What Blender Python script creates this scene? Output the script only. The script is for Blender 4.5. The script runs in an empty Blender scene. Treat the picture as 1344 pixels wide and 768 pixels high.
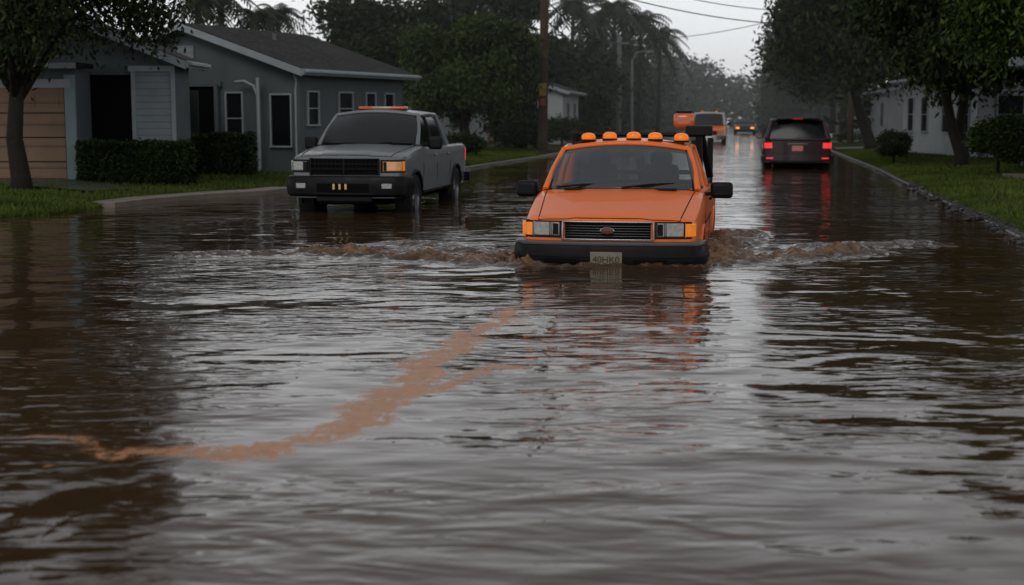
import bpy, math, random
import numpy as np
from mathutils import Vector, Matrix
random.seed(3); RNG=np.random.default_rng(7)
scene=bpy.context.scene
scene.view_settings.view_transform='Standard'
scene.view_settings.look='None'
scene.view_settings.exposure=0

# ---------------------------------------------------------------- materials
def nmat(name):
    m=bpy.data.materials.new(name); m.use_nodes=True
    nt=m.node_tree; b=nt.nodes['Principled BSDF']
    return m,nt,b
def mat(name,col,rough=.5,metal=0,coat=0,coatr=.1,nscale=3,namt=.15,bump=0,bscale=40,emit=None,estr=0,spec=.5,rvar=.0):
    m,nt,b=nmat(name)
    N=nt.nodes;Lk=nt.links
    tc=N.new('ShaderNodeTexCoord')
    nz=N.new('ShaderNodeTexNoise');nz.inputs['Scale'].default_value=nscale;nz.inputs['Detail'].default_value=6
    Lk.new(tc.outputs['Object'],nz.inputs['Vector'])
    mx=N.new('ShaderNodeMix');mx.data_type='RGBA'
    mx.inputs[6].default_value=(*[c*(1-namt) for c in col],1)
    mx.inputs[7].default_value=(*[min(1,c*(1+namt)) for c in col],1)
    Lk.new(nz.outputs['Fac'],mx.inputs[0]);Lk.new(mx.outputs[2],b.inputs['Base Color'])
    b.inputs['Roughness'].default_value=rough
    if rvar:
        mr=N.new('ShaderNodeMapRange');mr.inputs[1].default_value=.3;mr.inputs[2].default_value=.7
        mr.inputs[3].default_value=max(0,rough-rvar);mr.inputs[4].default_value=rough+rvar
        Lk.new(nz.outputs['Fac'],mr.inputs[0]);Lk.new(mr.outputs[0],b.inputs['Roughness'])
    b.inputs['Metallic'].default_value=metal
    b.inputs['Coat Weight'].default_value=coat;b.inputs['Coat Roughness'].default_value=coatr
    b.inputs['Specular IOR Level'].default_value=spec
    if bump:
        n2=N.new('ShaderNodeTexNoise');n2.inputs['Scale'].default_value=bscale;n2.inputs['Detail'].default_value=4
        Lk.new(tc.outputs['Object'],n2.inputs['Vector'])
        bp=N.new('ShaderNodeBump');bp.inputs['Strength'].default_value=bump;bp.inputs['Distance'].default_value=.02
        Lk.new(n2.outputs['Fac'],bp.inputs['Height']);Lk.new(bp.outputs['Normal'],b.inputs['Normal'])
    if emit:
        b.inputs['Emission Color'].default_value=(*emit,1);b.inputs['Emission Strength'].default_value=estr
    return m
def paint(name,col,metal=0,rough=.42,dirt_z=.30,spec=.3,coat=.55):
    m,nt,b=nmat(name);N=nt.nodes;Lk=nt.links
    g=N.new('ShaderNodeNewGeometry');sp=N.new('ShaderNodeSeparateXYZ');Lk.new(g.outputs['Position'],sp.inputs[0])
    tc=N.new('ShaderNodeTexCoord')
    nz=N.new('ShaderNodeTexNoise');nz.inputs['Scale'].default_value=7;nz.inputs['Detail'].default_value=8;Lk.new(tc.outputs['Object'],nz.inputs['Vector'])
    ad=N.new('ShaderNodeMath');ad.operation='MULTIPLY_ADD';ad.inputs[1].default_value=.5;Lk.new(nz.outputs['Fac'],ad.inputs[0]);
    Lk.new(sp.outputs['Z'],ad.inputs[2])
    mr=N.new('ShaderNodeMapRange');mr.inputs[1].default_value=.25+.02;mr.inputs[2].default_value=.25+dirt_z;mr.inputs[3].default_value=.6;mr.inputs[4].default_value=0
    Lk.new(ad.outputs[0],mr.inputs[0])
    mx=N.new('ShaderNodeMix');mx.data_type='RGBA';mx.inputs[6].default_value=(*col,1);mx.inputs[7].default_value=(.07,.042,.024,1)
    Lk.new(mr.outputs[0],mx.inputs[0]);Lk.new(mx.outputs[2],b.inputs['Base Color'])
    r2=N.new('ShaderNodeMapRange');r2.inputs[3].default_value=rough-.08;r2.inputs[4].default_value=rough+.12;Lk.new(nz.outputs['Fac'],r2.inputs[0]);Lk.new(r2.outputs[0],b.inputs['Roughness'])
    b.inputs['Metallic'].default_value=metal;b.inputs['Specular IOR Level'].default_value=spec
    b.inputs['Coat Weight'].default_value=coat;b.inputs['Coat Roughness'].default_value=.06;b.inputs['Coat IOR'].default_value=1.45
    v=N.new('ShaderNodeTexVoronoi');v.inputs['Scale'].default_value=60;Lk.new(tc.outputs['Object'],v.inputs['Vector'])
    m2=N.new('ShaderNodeMapRange');m2.inputs[1].default_value=.0;m2.inputs[2].default_value=.35;m2.inputs[3].default_value=1;m2.inputs[4].default_value=0
    Lk.new(v.outputs['Distance'],m2.inputs[0])
    bp=N.new('ShaderNodeBump');bp.inputs['Strength'].default_value=.3;bp.inputs['Distance'].default_value=.006
    Lk.new(m2.outputs[0],bp.inputs['Height']);Lk.new(bp.outputs['Normal'],b.inputs['Coat Normal'])
    return m
def glass(name,tint=(.35,.38,.38),extra=.06):
    m=bpy.data.materials.new(name);m.use_nodes=True;nt=m.node_tree;N=nt.nodes;Lk=nt.links
    for n in list(N): N.remove(n)
    o=N.new('ShaderNodeOutputMaterial');t=N.new('ShaderNodeBsdfTransparent');t.inputs[0].default_value=(*tint,1)
    gl=N.new('ShaderNodeBsdfGlossy');gl.inputs['Roughness'].default_value=.04;gl.inputs['Color'].default_value=(.9,.95,1,1)
    fr=N.new('ShaderNodeFresnel');fr.inputs[0].default_value=1.5
    a=N.new('ShaderNodeMath');a.operation='ADD';a.inputs[1].default_value=extra;a.use_clamp=True
    tc=N.new('ShaderNodeTexCoord');v=N.new('ShaderNodeTexNoise');v.inputs['Scale'].default_value=45;v.inputs['Detail'].default_value=3;Lk.new(tc.outputs['Object'],v.inputs['Vector'])
    bp=N.new('ShaderNodeBump');bp.inputs['Strength'].default_value=.12;bp.inputs['Distance'].default_value=.01;Lk.new(v.outputs['Fac'],bp.inputs['Height']);Lk.new(bp.outputs['Normal'],gl.inputs['Normal'])
    mx=N.new('ShaderNodeMixShader');Lk.new(fr.outputs[0],a.inputs[0]);Lk.new(a.outputs[0],mx.inputs[0]);Lk.new(t.outputs[0],mx.inputs[1]);Lk.new(gl.outputs[0],mx.inputs[2]);Lk.new(mx.outputs[0],o.inputs[0])
    return m
M_black=mat('black_plastic',(.006,.006,.007),.5,bump=.1,bscale=200,spec=.2)
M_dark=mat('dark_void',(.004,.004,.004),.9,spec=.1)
M_bumper=mat('bumper_black',(.005,.005,.006),.42,spec=.16,rvar=.12,nscale=9)
M_chrome=mat('chrome',(.42,.43,.45),.2,metal=1)
M_chromed=mat('chrome_dull',(.17,.17,.18),.3,metal=1)
M_rubber=mat('rubber',(.012,.012,.012),.65,bump=.3,bscale=60,spec=.25)
M_rim=mat('rim_alloy',(.25,.26,.27),.3,metal=.8)
M_lamp=mat('headlamp_lens',(.30,.305,.30),.12,coat=1,coatr=.03,nscale=28,namt=.65)
M_lampwarm=mat('headlamp_lens_warm',(.4,.22,.11),.15,coat=1,coatr=.03,nscale=25,namt=.5,emit=(1,.45,.15),estr=.2)
M_amber=mat('amber_lens',(.75,.16,.006),.22,coat=.3,coatr=.04,nscale=30,namt=.35,emit=(1,.22,.004),estr=.38,spec=.3)
M_amber2=mat('amber_marker',(.6,.15,.01),.2,coat=.4,emit=(1,.27,.012),estr=.38,nscale=30,namt=.4)
M_red=mat('tail_lens',(.4,.01,.015),.2,coat=.6,emit=(1,.03,.03),estr=.9)
M_redbar=mat('red_bar_lens',(.42,.09,.03),.2,coat=.4,emit=(1,.2,.04),estr=.08)
M_seat=mat('seat_cloth',(.025,.025,.027),.9)
M_glass=glass('window_glass',(.70,.74,.74),.09);M_glassdark=glass('window_glass_dark',(.10,.11,.115),.015)
P_orange=paint('orange_paint',(.86,.165,.014))
P_silver=paint('silver_paint',(.16,.175,.19),metal=.3,dirt_z=.2)
P_maroon=paint('maroon_paint',(.020,.004,.008))
P_white=paint('white_paint',(.45,.45,.45))

def leafmat(name,c1,c2):
    m,nt,b=nmat(name);N=nt.nodes;Lk=nt.links
    g=N.new('ShaderNodeNewGeometry');tc=N.new('ShaderNodeTexCoord')
    nz=N.new('ShaderNodeTexNoise');nz.inputs['Scale'].default_value=.8;nz.inputs['Detail'].default_value=3;Lk.new(tc.outputs['Object'],nz.inputs['Vector'])
    a=N.new('ShaderNodeMath');a.operation='MULTIPLY_ADD';a.inputs[1].default_value=.45;Lk.new(g.outputs['Random Per Island'],a.inputs[0])
    s=N.new('ShaderNodeMapRange');s.inputs[1].default_value=.35;s.inputs[2].default_value=.65;s.inputs[3].default_value=0;s.inputs[4].default_value=.6
    Lk.new(nz.outputs['Fac'],s.inputs[0]);Lk.new(s.outputs[0],a.inputs[2])
    mx=N.new('ShaderNodeMix');mx.data_type='RGBA';mx.inputs[6].default_value=(*c1,1);mx.inputs[7].default_value=(*c2,1)
    Lk.new(a.outputs[0],mx.inputs[0]);Lk.new(mx.outputs[2],b.inputs['Base Color'])
    b.inputs['Roughness'].default_value=.6;b.inputs['Specular IOR Level'].default_value=.18
    return m
L_dark=leafmat('leaf_dark',(.005,.010,.003),(.025,.042,.008))
L_mid=leafmat('leaf_mid',(.008,.017,.004),(.045,.074,.013))
L_lite=leafmat('leaf_light',(.010,.024,.004),(.065,.115,.015))
L_far=leafmat('leaf_far',(.011,.020,.008),(.032,.048,.020))  # greyer leaves, some distance haze put into the colour
L_haze=leafmat('leaf_haze',(.035,.05,.04),(.065,.085,.068))  # aerial haze painted into the leaf colour of the farthest trees
L_palm=leafmat('leaf_palm',(.006,.011,.004),(.022,.034,.010))
L_hedge=leafmat('leaf_hedge',(.006,.014,.004),(.026,.047,.010))
L_grass=leafmat('grass_blades',(.022,.042,.005),(.092,.125,.016))
M_bark=mat('bark',(.018,.014,.011),.85,bump=.8,bscale=12,nscale=5,namt=.4,spec=.25)
M_pole=mat('pole_wood',(.055,.038,.026),.8,bump=.5,bscale=20,namt=.35,spec=.2)
M_metal=mat('galvanised',(.14,.15,.15),.5,metal=.5)

# ---------------------------------------------------------------- mesh helpers
def empty(name,loc=(0,0,0),rz=0):
    o=bpy.data.objects.new(name,None);scene.collection.objects.link(o);o.location=loc;o.rotation_euler=(0,0,rz);o.empty_display_size=.3;return o
def mobj(name,v,f,m,parent=None,smooth=True,ang=35,mats=None,mi=None):
    me=bpy.data.meshes.new(name);me.from_pydata([tuple(map(float,p)) for p in v],[],[tuple(map(int,q)) for q in f]);me.update()
    if mats:
        for k in mats: me.materials.append(k)
    else: me.materials.append(m)
    if mi is not None: me.polygons.foreach_set('material_index',np.array(mi,dtype=np.int32))
    if smooth:
        me.polygons.foreach_set('use_smooth',[True]*len(me.polygons))
        try: me.set_sharp_from_angle(angle=math.radians(ang))
        except Exception: pass
    o=bpy.data.objects.new(name,me);scene.collection.objects.link(o)
    if parent: o.parent=parent
    return o
def bevel(o,w,seg=2):
    md=o.modifiers.new('bev','BEVEL');md.width=w;md.segments=seg;md.limit_method='ANGLE';md.angle_limit=math.radians(40);return o
def box(name,c,s,m,parent=None,bev=0,rz=0,rx=0,ry=0,taper=1):
    x,y,z=[k/2 for k in s]
    v=[Vector((a*x*(taper if d>0 else 1),b*y*(taper if d>0 else 1),d*z)) for d in(-1,1) for b in(-1,1) for a in(-1,1)]
    R=Matrix.Rotation(rz,3,'Z')@Matrix.Rotation(ry,3,'Y')@Matrix.Rotation(rx,3,'X')
    v=[R@p+Vector(c) for p in v]
    f=[(0,2,3,1),(4,5,7,6),(0,1,5,4),(2,6,7,3),(0,4,6,2),(1,3,7,5)]
    o=mobj(name,v,f,m,parent,smooth=bool(bev))
    if bev: bevel(o,bev,3)
    return o
def tube_data(pts,rad,n=8,closed=False,off=0):
    pts=[Vector(p) for p in pts];V=[];F=[];k=len(pts)
    if not hasattr(rad,'__len__'): rad=[rad]*k
    up=None
    for i,p in enumerate(pts):
        a=pts[(i-1)%k] if (closed or i>0) else p; b=pts[(i+1)%k] if (closed or i<k-1) else p
        t=(b-a).normalized()
        if up is None: up=Vector((0,0,1)) if abs(t.z)<.9 else Vector((1,0,0))
        s=t.cross(up).normalized();u=s.cross(t).normalized();up=u
        for j in range(n):
            an=2*math.pi*j/n;V.append(p+(s*math.cos(an)+u*math.sin(an))*rad[i])
    for i in range(k if closed else k-1):
        for j in range(n):
            i2=(i+1)%k;F.append((off+i*n+j,off+i*n+(j+1)%n,off+i2*n+(j+1)%n,off+i2*n+j))
    if not closed:
        F.append(tuple(off+j for j in range(n))[::-1]);F.append(tuple(off+(k-1)*n+j for j in range(n)))
    return V,F
def tube(name,pts,rad,m,parent=None,n=8,closed=False):
    V,F=tube_data(pts,rad,n,closed);return mobj(name,V,F,m,parent,ang=50)
def lathe(name,prof,m,parent=None,n=28,axis='x',c=(0,0,0)):
    V=[];F=[];k=len(prof)
    for i in range(n):
        a=2*math.pi*i/n
        for r,h in prof:
            p={'x':(h,r*math.cos(a),r*math.sin(a)),'z':(r*math.cos(a),r*math.sin(a),h)}[axis]
            V.append((p[0]+c[0],p[1]+c[1],p[2]+c[2]))
    for i in range(n):
        for j in range(k-1):
            F.append((i*k+j,((i+1)%n)*k+j,((i+1)%n)*k+j+1,i*k+j+1))
    return mobj(name,V,F,m,parent,ang=40)
def ruled(name,A,B,m,parent,bulge=(0,0,0),nv=8,thick=0):
    nu=len(A);V=[];F=[]
    for j in range(nv+1):
        t=j/nv
        for i in range(nu):
            p=Vector(A[i]).lerp(Vector(B[i]),t)+Vector(bulge)*4*t*(1-t);V.append(p)
    for j in range(nv):
        for i in range(nu-1):
            F.append((j*nu+i,j*nu+i+1,(j+1)*nu+i+1,(j+1)*nu+i))
    o=mobj(name,V,F,m,parent,ang=60)
    if thick:
        md=o.modifiers.new('s','SOLIDIFY');md.thickness=thick;md.offset=0
    return o

# ---------------------------------------------------------------- vehicles
class Veh:
    def __init__(s,name,loc,rz,L,W,ys,hw,zt,zb,cr,bow=.10,rbow=.05,scale=1):
        s.e=empty(name,loc,rz);s.L=L;s.W=W;s.ys=ys;s._hw=hw;s._zt=zt;s._zb=zb;s._cr=cr;s.bow=bow;s.rbow=rbow
        s.e.scale=(scale,)*3
    def hw(s,y): return float(np.interp(y,s.ys,s._hw))
    def zt(s,y): return float(np.interp(y,s.ys,s._zt))
    def zb(s,y): return float(np.interp(y,s.ys,s._zb))
    def cr(s,y): return float(np.interp(y,s.ys,s._cr))
    def half(s,y):
        h,t,b,c=s.hw(y),s.zt(y),s.zb(y),s.cr(y)
        mid=(t+b)/2
        top=[(0,t+c),(.40*h,t+c*.95),(.47*h,t+c*.55),(.78*h,t+c*.30),(.92*h,t-.008)]
        side=[(.97*h,t-.035),(.992*h,t-.08),(1.0*h,t-.17),(.995*h,mid),(.985*h,b+.1),(.96*h,b+.03)]
        bot=[(.92*h,b),(.78*h,b),(.47*h,b),(.40*h,b),(0,b)]
        return top,side,bot
    def warp(s,x,y,z):
        k=(x/s.W)**2
        return (x, y+s.bow*k*max(0,1-y/1.0)-s.rbow*k*max(0,1-(s.L-y)/.6), z)
    def sidex(s,y,z):
        top,side,bot=s.half(y);pts=[top[-1]]+side+[bot[0]]
        zs=[p[1] for p in pts][::-1];xs=[p[0] for p in pts][::-1]
        return float(np.interp(z,zs,xs))
    def top(s,x,y):
        t,sd,b=s.half(y);pts=t+sd[:1]
        return float(np.interp(abs(x),[p[0] for p in pts],[p[1] for p in pts]))
    def body(s,m,wheels=None,wr=.43,bed=None,wz=.36):
        yy=sorted(set(list(np.round(np.arange(0,s.L,.09),3))+list(s.ys)))
        V=[];F=[];nr=None
        for y in yy:
            t,sd,b=s.half(y);R=t+sd+b
            L=[(-p[0],p[1]) for p in R[1:-1]][::-1]
            ring=R+L;nr=len(ring)
            for x,z in ring: V.append(s.warp(x,y,z))
        n=len(yy)
        for i in range(n-1):
            for j in range(nr): F.append((i*nr+j,i*nr+(j+1)%nr,(i+1)*nr+(j+1)%nr,(i+1)*nr+j))
        def cap(o,fl):
            fs=[]
            for k in range(4): fs.append((k,k+1,14-k,15-k))
            fs.append((4,5,6,7,8,9,10,11))
            mir=lambda k:(nr-k)%nr
            for k in range(4): fs.append((mir(k),mir(15-k) if k else 15,mir(14-k),mir(k+1)))
            fs.append(tuple(mir(k) for k in (11,10,9,8,7,6,5,4)))
            for q in fs:
                q=tuple(o+k for k in q);F.append(q if fl else q[::-1])
        cap(0,False);cap((n-1)*nr,True)
        o=mobj('body',V,F,m,s.e,ang=28)
        import bmesh
        bm=bmesh.new();bm.from_mesh(o.data);bmesh.ops.recalc_face_normals(bm,faces=bm.faces);bm.to_mesh(o.data);bm.free()
        cut=[]
        if wheels:
            for wy in wheels:
                Vc=[];Fc=[];q=36
                for sx in(-1.3,1.3):
                    for i in range(q):
                        a=2*math.pi*i/q;Vc.append((sx,wy+wr*math.cos(a),wz+wr*math.sin(a)))
                for i in range(q): Fc.append((i,(i+1)%q,q+(i+1)%q,q+i))
                Fc.append(tuple(range(q))[::-1]);Fc.append(tuple(range(q,2*q)))
                cut.append((Vc,Fc))
        if bed:
            w,y0,y1,z0=bed
            Vc=[(a*w,(y0,y1)[b],(z0,3)[c]) for c in(0,1) for b in(0,1) for a in(-1,1)]
            cut.append((Vc,[(0,2,3,1),(4,5,7,6),(0,1,5,4),(2,6,7,3),(0,4,6,2),(1,3,7,5)]))
        for Vc,Fc in cut:
            c=mobj('cutter',Vc,Fc,M_black,None,smooth=False);c.parent=s.e
            bm=bmesh.new();bm.from_mesh(c.data);bmesh.ops.recalc_face_normals(bm,faces=bm.faces);bm.to_mesh(c.data);bm.free()
            md=o.modifiers.new('b','BOOLEAN');md.operation='DIFFERENCE';md.object=c;md.solver='EXACT'
            try: md.material_mode='TRANSFER'
            except Exception: pass
            bpy.context.view_layer.update()
            me=bpy.data.meshes.new_from_object(o.evaluated_get(bpy.context.evaluated_depsgraph_get()))
            o.modifiers.clear();o.data=me
            bpy.data.objects.remove(c)
        try: o.data.set_sharp_from_angle(angle=math.radians(28))
        except Exception: pass
        return o
    def outline(s,end='f'):
        if end=='f':
            P=[(x,s.bow*(x/s.W)**2) for x in np.linspace(0,s.hw(0),16)]
            P+=[(s.hw(y),y+s.bow*(s.hw(y)/s.W)**2*(1-y)) for y in np.linspace(.02,.95,26)]
        else:
            P=[(x,s.L-s.rbow*(x/s.W)**2) for x in np.linspace(0,s.hw(s.L),16)]
            P+=[(s.hw(s.L-y),s.L-y-s.rbow*(s.hw(s.L-y)/s.W)**2*max(0,1-y/.6)) for y in np.linspace(.02,.95,26)]
        P=np.array(P);d=np.r_[0,np.cumsum(np.hypot(*np.diff(P,axis=0).T))]
        return P,d
    def sweep(s,name,s0,s1,prof,m,end='f',n=None,bev=0):
        P,d=s.outline(end);n=n or max(3,int(abs(s1-s0)/.05)+2)
        V=[];F=[];k=len(prof)
        for q in np.linspace(s0,s1,n):
            a=abs(q);sg=1 if q>=0 else -1
            g=lambda t:np.array([np.interp(t,d,P[:,0]),np.interp(t,d,P[:,1])])
            p=g(a);t=g(a+.03)-g(max(0,a-.03));t/=np.hypot(*t)
            nx,ny=(t[1],-t[0]) if end=='f' else (abs(t[1]),abs(t[0]))
            if a<.02: nx=0
            for o_,z in prof: V.append((sg*(p[0]+nx*o_),p[1]+ny*o_,z))
        for i in range(n-1):
            for j in range(k): F.append((i*k+j,i*k+(j+1)%k,(i+1)*k+(j+1)%k,(i+1)*k+j))
        F.append(tuple(range(k)));F.append(tuple((n-1)*k+j for j in range(k)))
        o=mobj(name,V,F,m,s.e,ang=35)
        if bev: bevel(o,bev,2)
        return o
    def rect(s,name,s0,s1,z0,z1,pr,m,end='f',bev=.006,inn=-.03):
        return s.sweep(name,s0,s1,[(inn,z0),(pr,z0),(pr,z1),(inn,z1)],m,end,bev=bev)
    def both(s,name,s0,s1,z0,z1,pr,m,end='f',**k):
        s.rect(name+'_l',s0,s1,z0,z1,pr,m,end,**k);s.rect(name+'_r',-s1,-s0,z0,z1,pr,m,end,**k)
    def seam_side(s,name,pts,r=.004,m=None):
        for sg in(-1,1):
            tube(name,[(sg*(s.sidex(y,z)+.0005),y,z) for y,z in pts],r,m or M_dark,s.e,n=5)
    def seam_top(s,name,pts,r=.004):
        tube(name,[s.warp(x,y,s.top(x,y)) for x,y in pts],r,M_dark,s.e,n=5)
    def wheel(s,x,y,r=.37,w=.24,rim=None,spokes=6,wz=.36):
        rim=rim or M_rim
        sg=1 if x>0 else -1;h=w/2;c=(x,y,wz)
        lathe('tyre',[(r*.62,-h*.85),(r*.8,-h),(r*.95,-h*.9),(r,-h*.6),(r,h*.6),(r*.95,h*.9),(r*.8,h),(r*.62,h*.85)],M_rubber,s.e,36,c=c)
        lathe('rim',[(r*.64,sg*h*.85),(r*.6,sg*h*.8),(r*.57,sg*h*.35),(r*.57,-sg*h*.8)],rim,s.e,32,c=c)
        lathe('brake_disc',[(.001,sg*h*.1),(r*.58,sg*h*.1)],M_dark,s.e,24,c=c)
        lathe('hub',[(.001,sg*h*.75),(r*.16,sg*h*.72),(r*.2,sg*h*.4)],rim,s.e,20,c=c)
        for i in range(spokes):
            a=2*math.pi*i/spokes+.2
            box('spoke',(x+sg*h*.5,y+math.cos(a)*r*.36,wz+math.sin(a)*r*.36),(.03,r*.5,.06),rim,s.e,.008,rx=a)
    def arch(s,wy,wr,wz=.36,m=None,r=.02):
        for sg in(-1,1):
            pts=[]
            for a in np.linspace(math.radians(-8),math.radians(188),26):
                y=wy+wr*math.cos(a);z=wz+wr*math.sin(a);pts.append((sg*(s.sidex(y,z)+.002),y,z))
            tube('wheel_arch',pts,r,m,s.e,n=8)
    def cabin(s,A0,A1,C1,C0,m,crown=.07,bp=(),roofm=None,gl=None,rgl=None,rw=True,frontbow=.13,pr=.032):
        gl=gl or M_glass;rgl=rgl or gl;U=np.linspace(0,1,15);e=s.e
        def cv(P,off):
            x,y,z=P;return [Vector((-x+2*x*u,y,z))+Vector(off)*4*u*(1-u) for u in U]
        fb=cv(A0,(0,-frontbow,.012));ft=cv(A1,(0,-.07,crown*.75));rt=cv(C1,(0,.04,crown*.75));rb=cv(C0,(0,.03,.0))
        ruled('windshield',fb,ft,gl,e,(0,-.03,.03))
        ruled('roof',ft,rt,roofm or m,e,(0,0,crown*.45),nv=10,thick=.02)
        ruled('rear_window',rt,rb,rgl,e,(0,.02,0))
        tube('windshield_header',ft,pr*.9,m,e);tube('rear_header',rt,pr*.9,m,e)
        tube('windshield_gasket',[p+Vector((0,-.012,-.045)) for p in ft],.014,M_black,e)
        tube('windshield_base',[p+Vector((0,.01,-.01)) for p in fb],.022,M_black,e);tube('rear_base',rb,.03,m,e)
        for sg in(-1,1):
            f=lambda P:Vector((sg*P[0],P[1],P[2]))
            a0,a1,c1,c0=f(A0),f(A1),f(C1),f(C0)
            tube('a_pillar',[a0,a0.lerp(a1,.5)+Vector((sg*.012,0,.012)),a1],[pr*1.15,pr,pr*.95],m,e)
            tube('pillar_gasket',[a0+Vector((-sg*.045,-.03,0)),a0.lerp(a1,.5)+Vector((-sg*.035,-.035,.02)),a1+Vector((-sg*.04,-.02,0))],.012,M_black,e)
            tube('roof_rail',[a1,a1.lerp(c1,.5)+Vector((sg*.015,0,.02)),c1],pr*1.05,m,e)
            tube('c_pillar',[c1,c0],[pr*1.3,pr*2.2],m,e)
            tube('belt_trim',[a0,a0.lerp(c0,.5)+Vector((sg*.02,0,0)),c0],.016,M_black,e)
            nU=9
            bt=[a0.lerp(c0,u)+Vector((sg*.012*4*u*(1-u),0,0)) for u in np.linspace(0,1,nU)]
            tp=[a1.lerp(c1,u) for u in np.linspace(0,1,nU)]
            ruled('side_window',bt,tp,gl,e,(sg*.02,0,0),nv=6)
            for b in bp:
                yb=A0[1]+(C0[1]-A0[1])*b
                bb=a0.lerp(c0,b);u2=min(1,max(0,(yb-A1[1])/(C1[1]-A1[1])));tt=a1.lerp(c1,u2)
                tube('b_pillar',[bb+Vector((sg*.012,0,0)),bb.lerp(tt,.5)+Vector((sg*.02,0,0)),tt],[.04,.036,.032],M_black if rw else m,e)
    def interior(s,rows,z,seatw=.5,x=.38):
        box('dashboard',(0,rows[0]-.72,z-.0),(1.45,.35,.12),M_seat,s.e,.04)
        box('cabin_floor',(0,rows[0],z+.012),(1.55,2.0 if len(rows)==1 else 2.2,.02),M_dark,s.e)
        pts=[(x+.18*math.cos(a),rows[0]-.45+.05*math.sin(a),z+.06+.17*math.sin(a)) for a in np.linspace(0,2*math.pi,20)[:-1]]
        tube('steering_wheel',pts,.014,M_black,s.e,closed=True)
        for r in rows:
            for sx in(-x,x):
                box('seat_back',(sx,r+.05,z+.05),(seatw,.16,.42),M_seat,s.e,.05,rx=-.2,taper=.85)
                box('headrest',(sx,r+.12,z+.33),(.27,.11,.18),M_seat,s.e,.05)
    def mirrors(s,x,y,z,m,w=.24,h=.2):
        for sg in(-1,1):
            tube('mirror_arm',[(sg*(x-.13),y+.03,z-.05),(sg*(x+.02),y,z-.04)],.022,M_black,s.e)
            box('mirror_housing',(sg*(x+w/2),y,z),(w,.12,h),m,s.e,.045,rz=sg*.12)
            box('mirror_face',(sg*(x+w/2),y+.062,z),(w*.8,.008,h*.78),M_chrome,s.e,rz=sg*.12)
    def wipers(s,P):
        for a,b in P:
            tube('wiper',[a,Vector(a).lerp(Vector(b),.5)+Vector((0,-.012,.012)),b],[.015,.013,.008],M_black,s.e,n=6)

def beacon(v,x,y,z,r=.085,h=.11,m=None):
    lathe('beacon_base',[(.001,0),(r*1.05,0),(r*1.05,.025),(r*.9,.03),(.001,.03)],M_black,v.e,20,'z',(x,y,z))
    lathe('beacon_dome',[(r*.95,.028),(r,.05),(r*.93,h*.75),(r*.7,h*.95),(r*.3,h*1.05),(.001,h*1.07)],m or M_amber,v.e,24,'z',(x,y,z))

def text(name,body,size,loc,rot,m,parent):
    c=bpy.data.curves.new(name,'FONT');c.body=body;c.size=size;c.extrude=.002;c.align_x='CENTER';c.align_y='CENTER';c.materials.append(m)
    o=bpy.data.objects.new(name,c);scene.collection.objects.link(o);o.location=loc;o.rotation_euler=rot;o.parent=parent;return o

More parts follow.
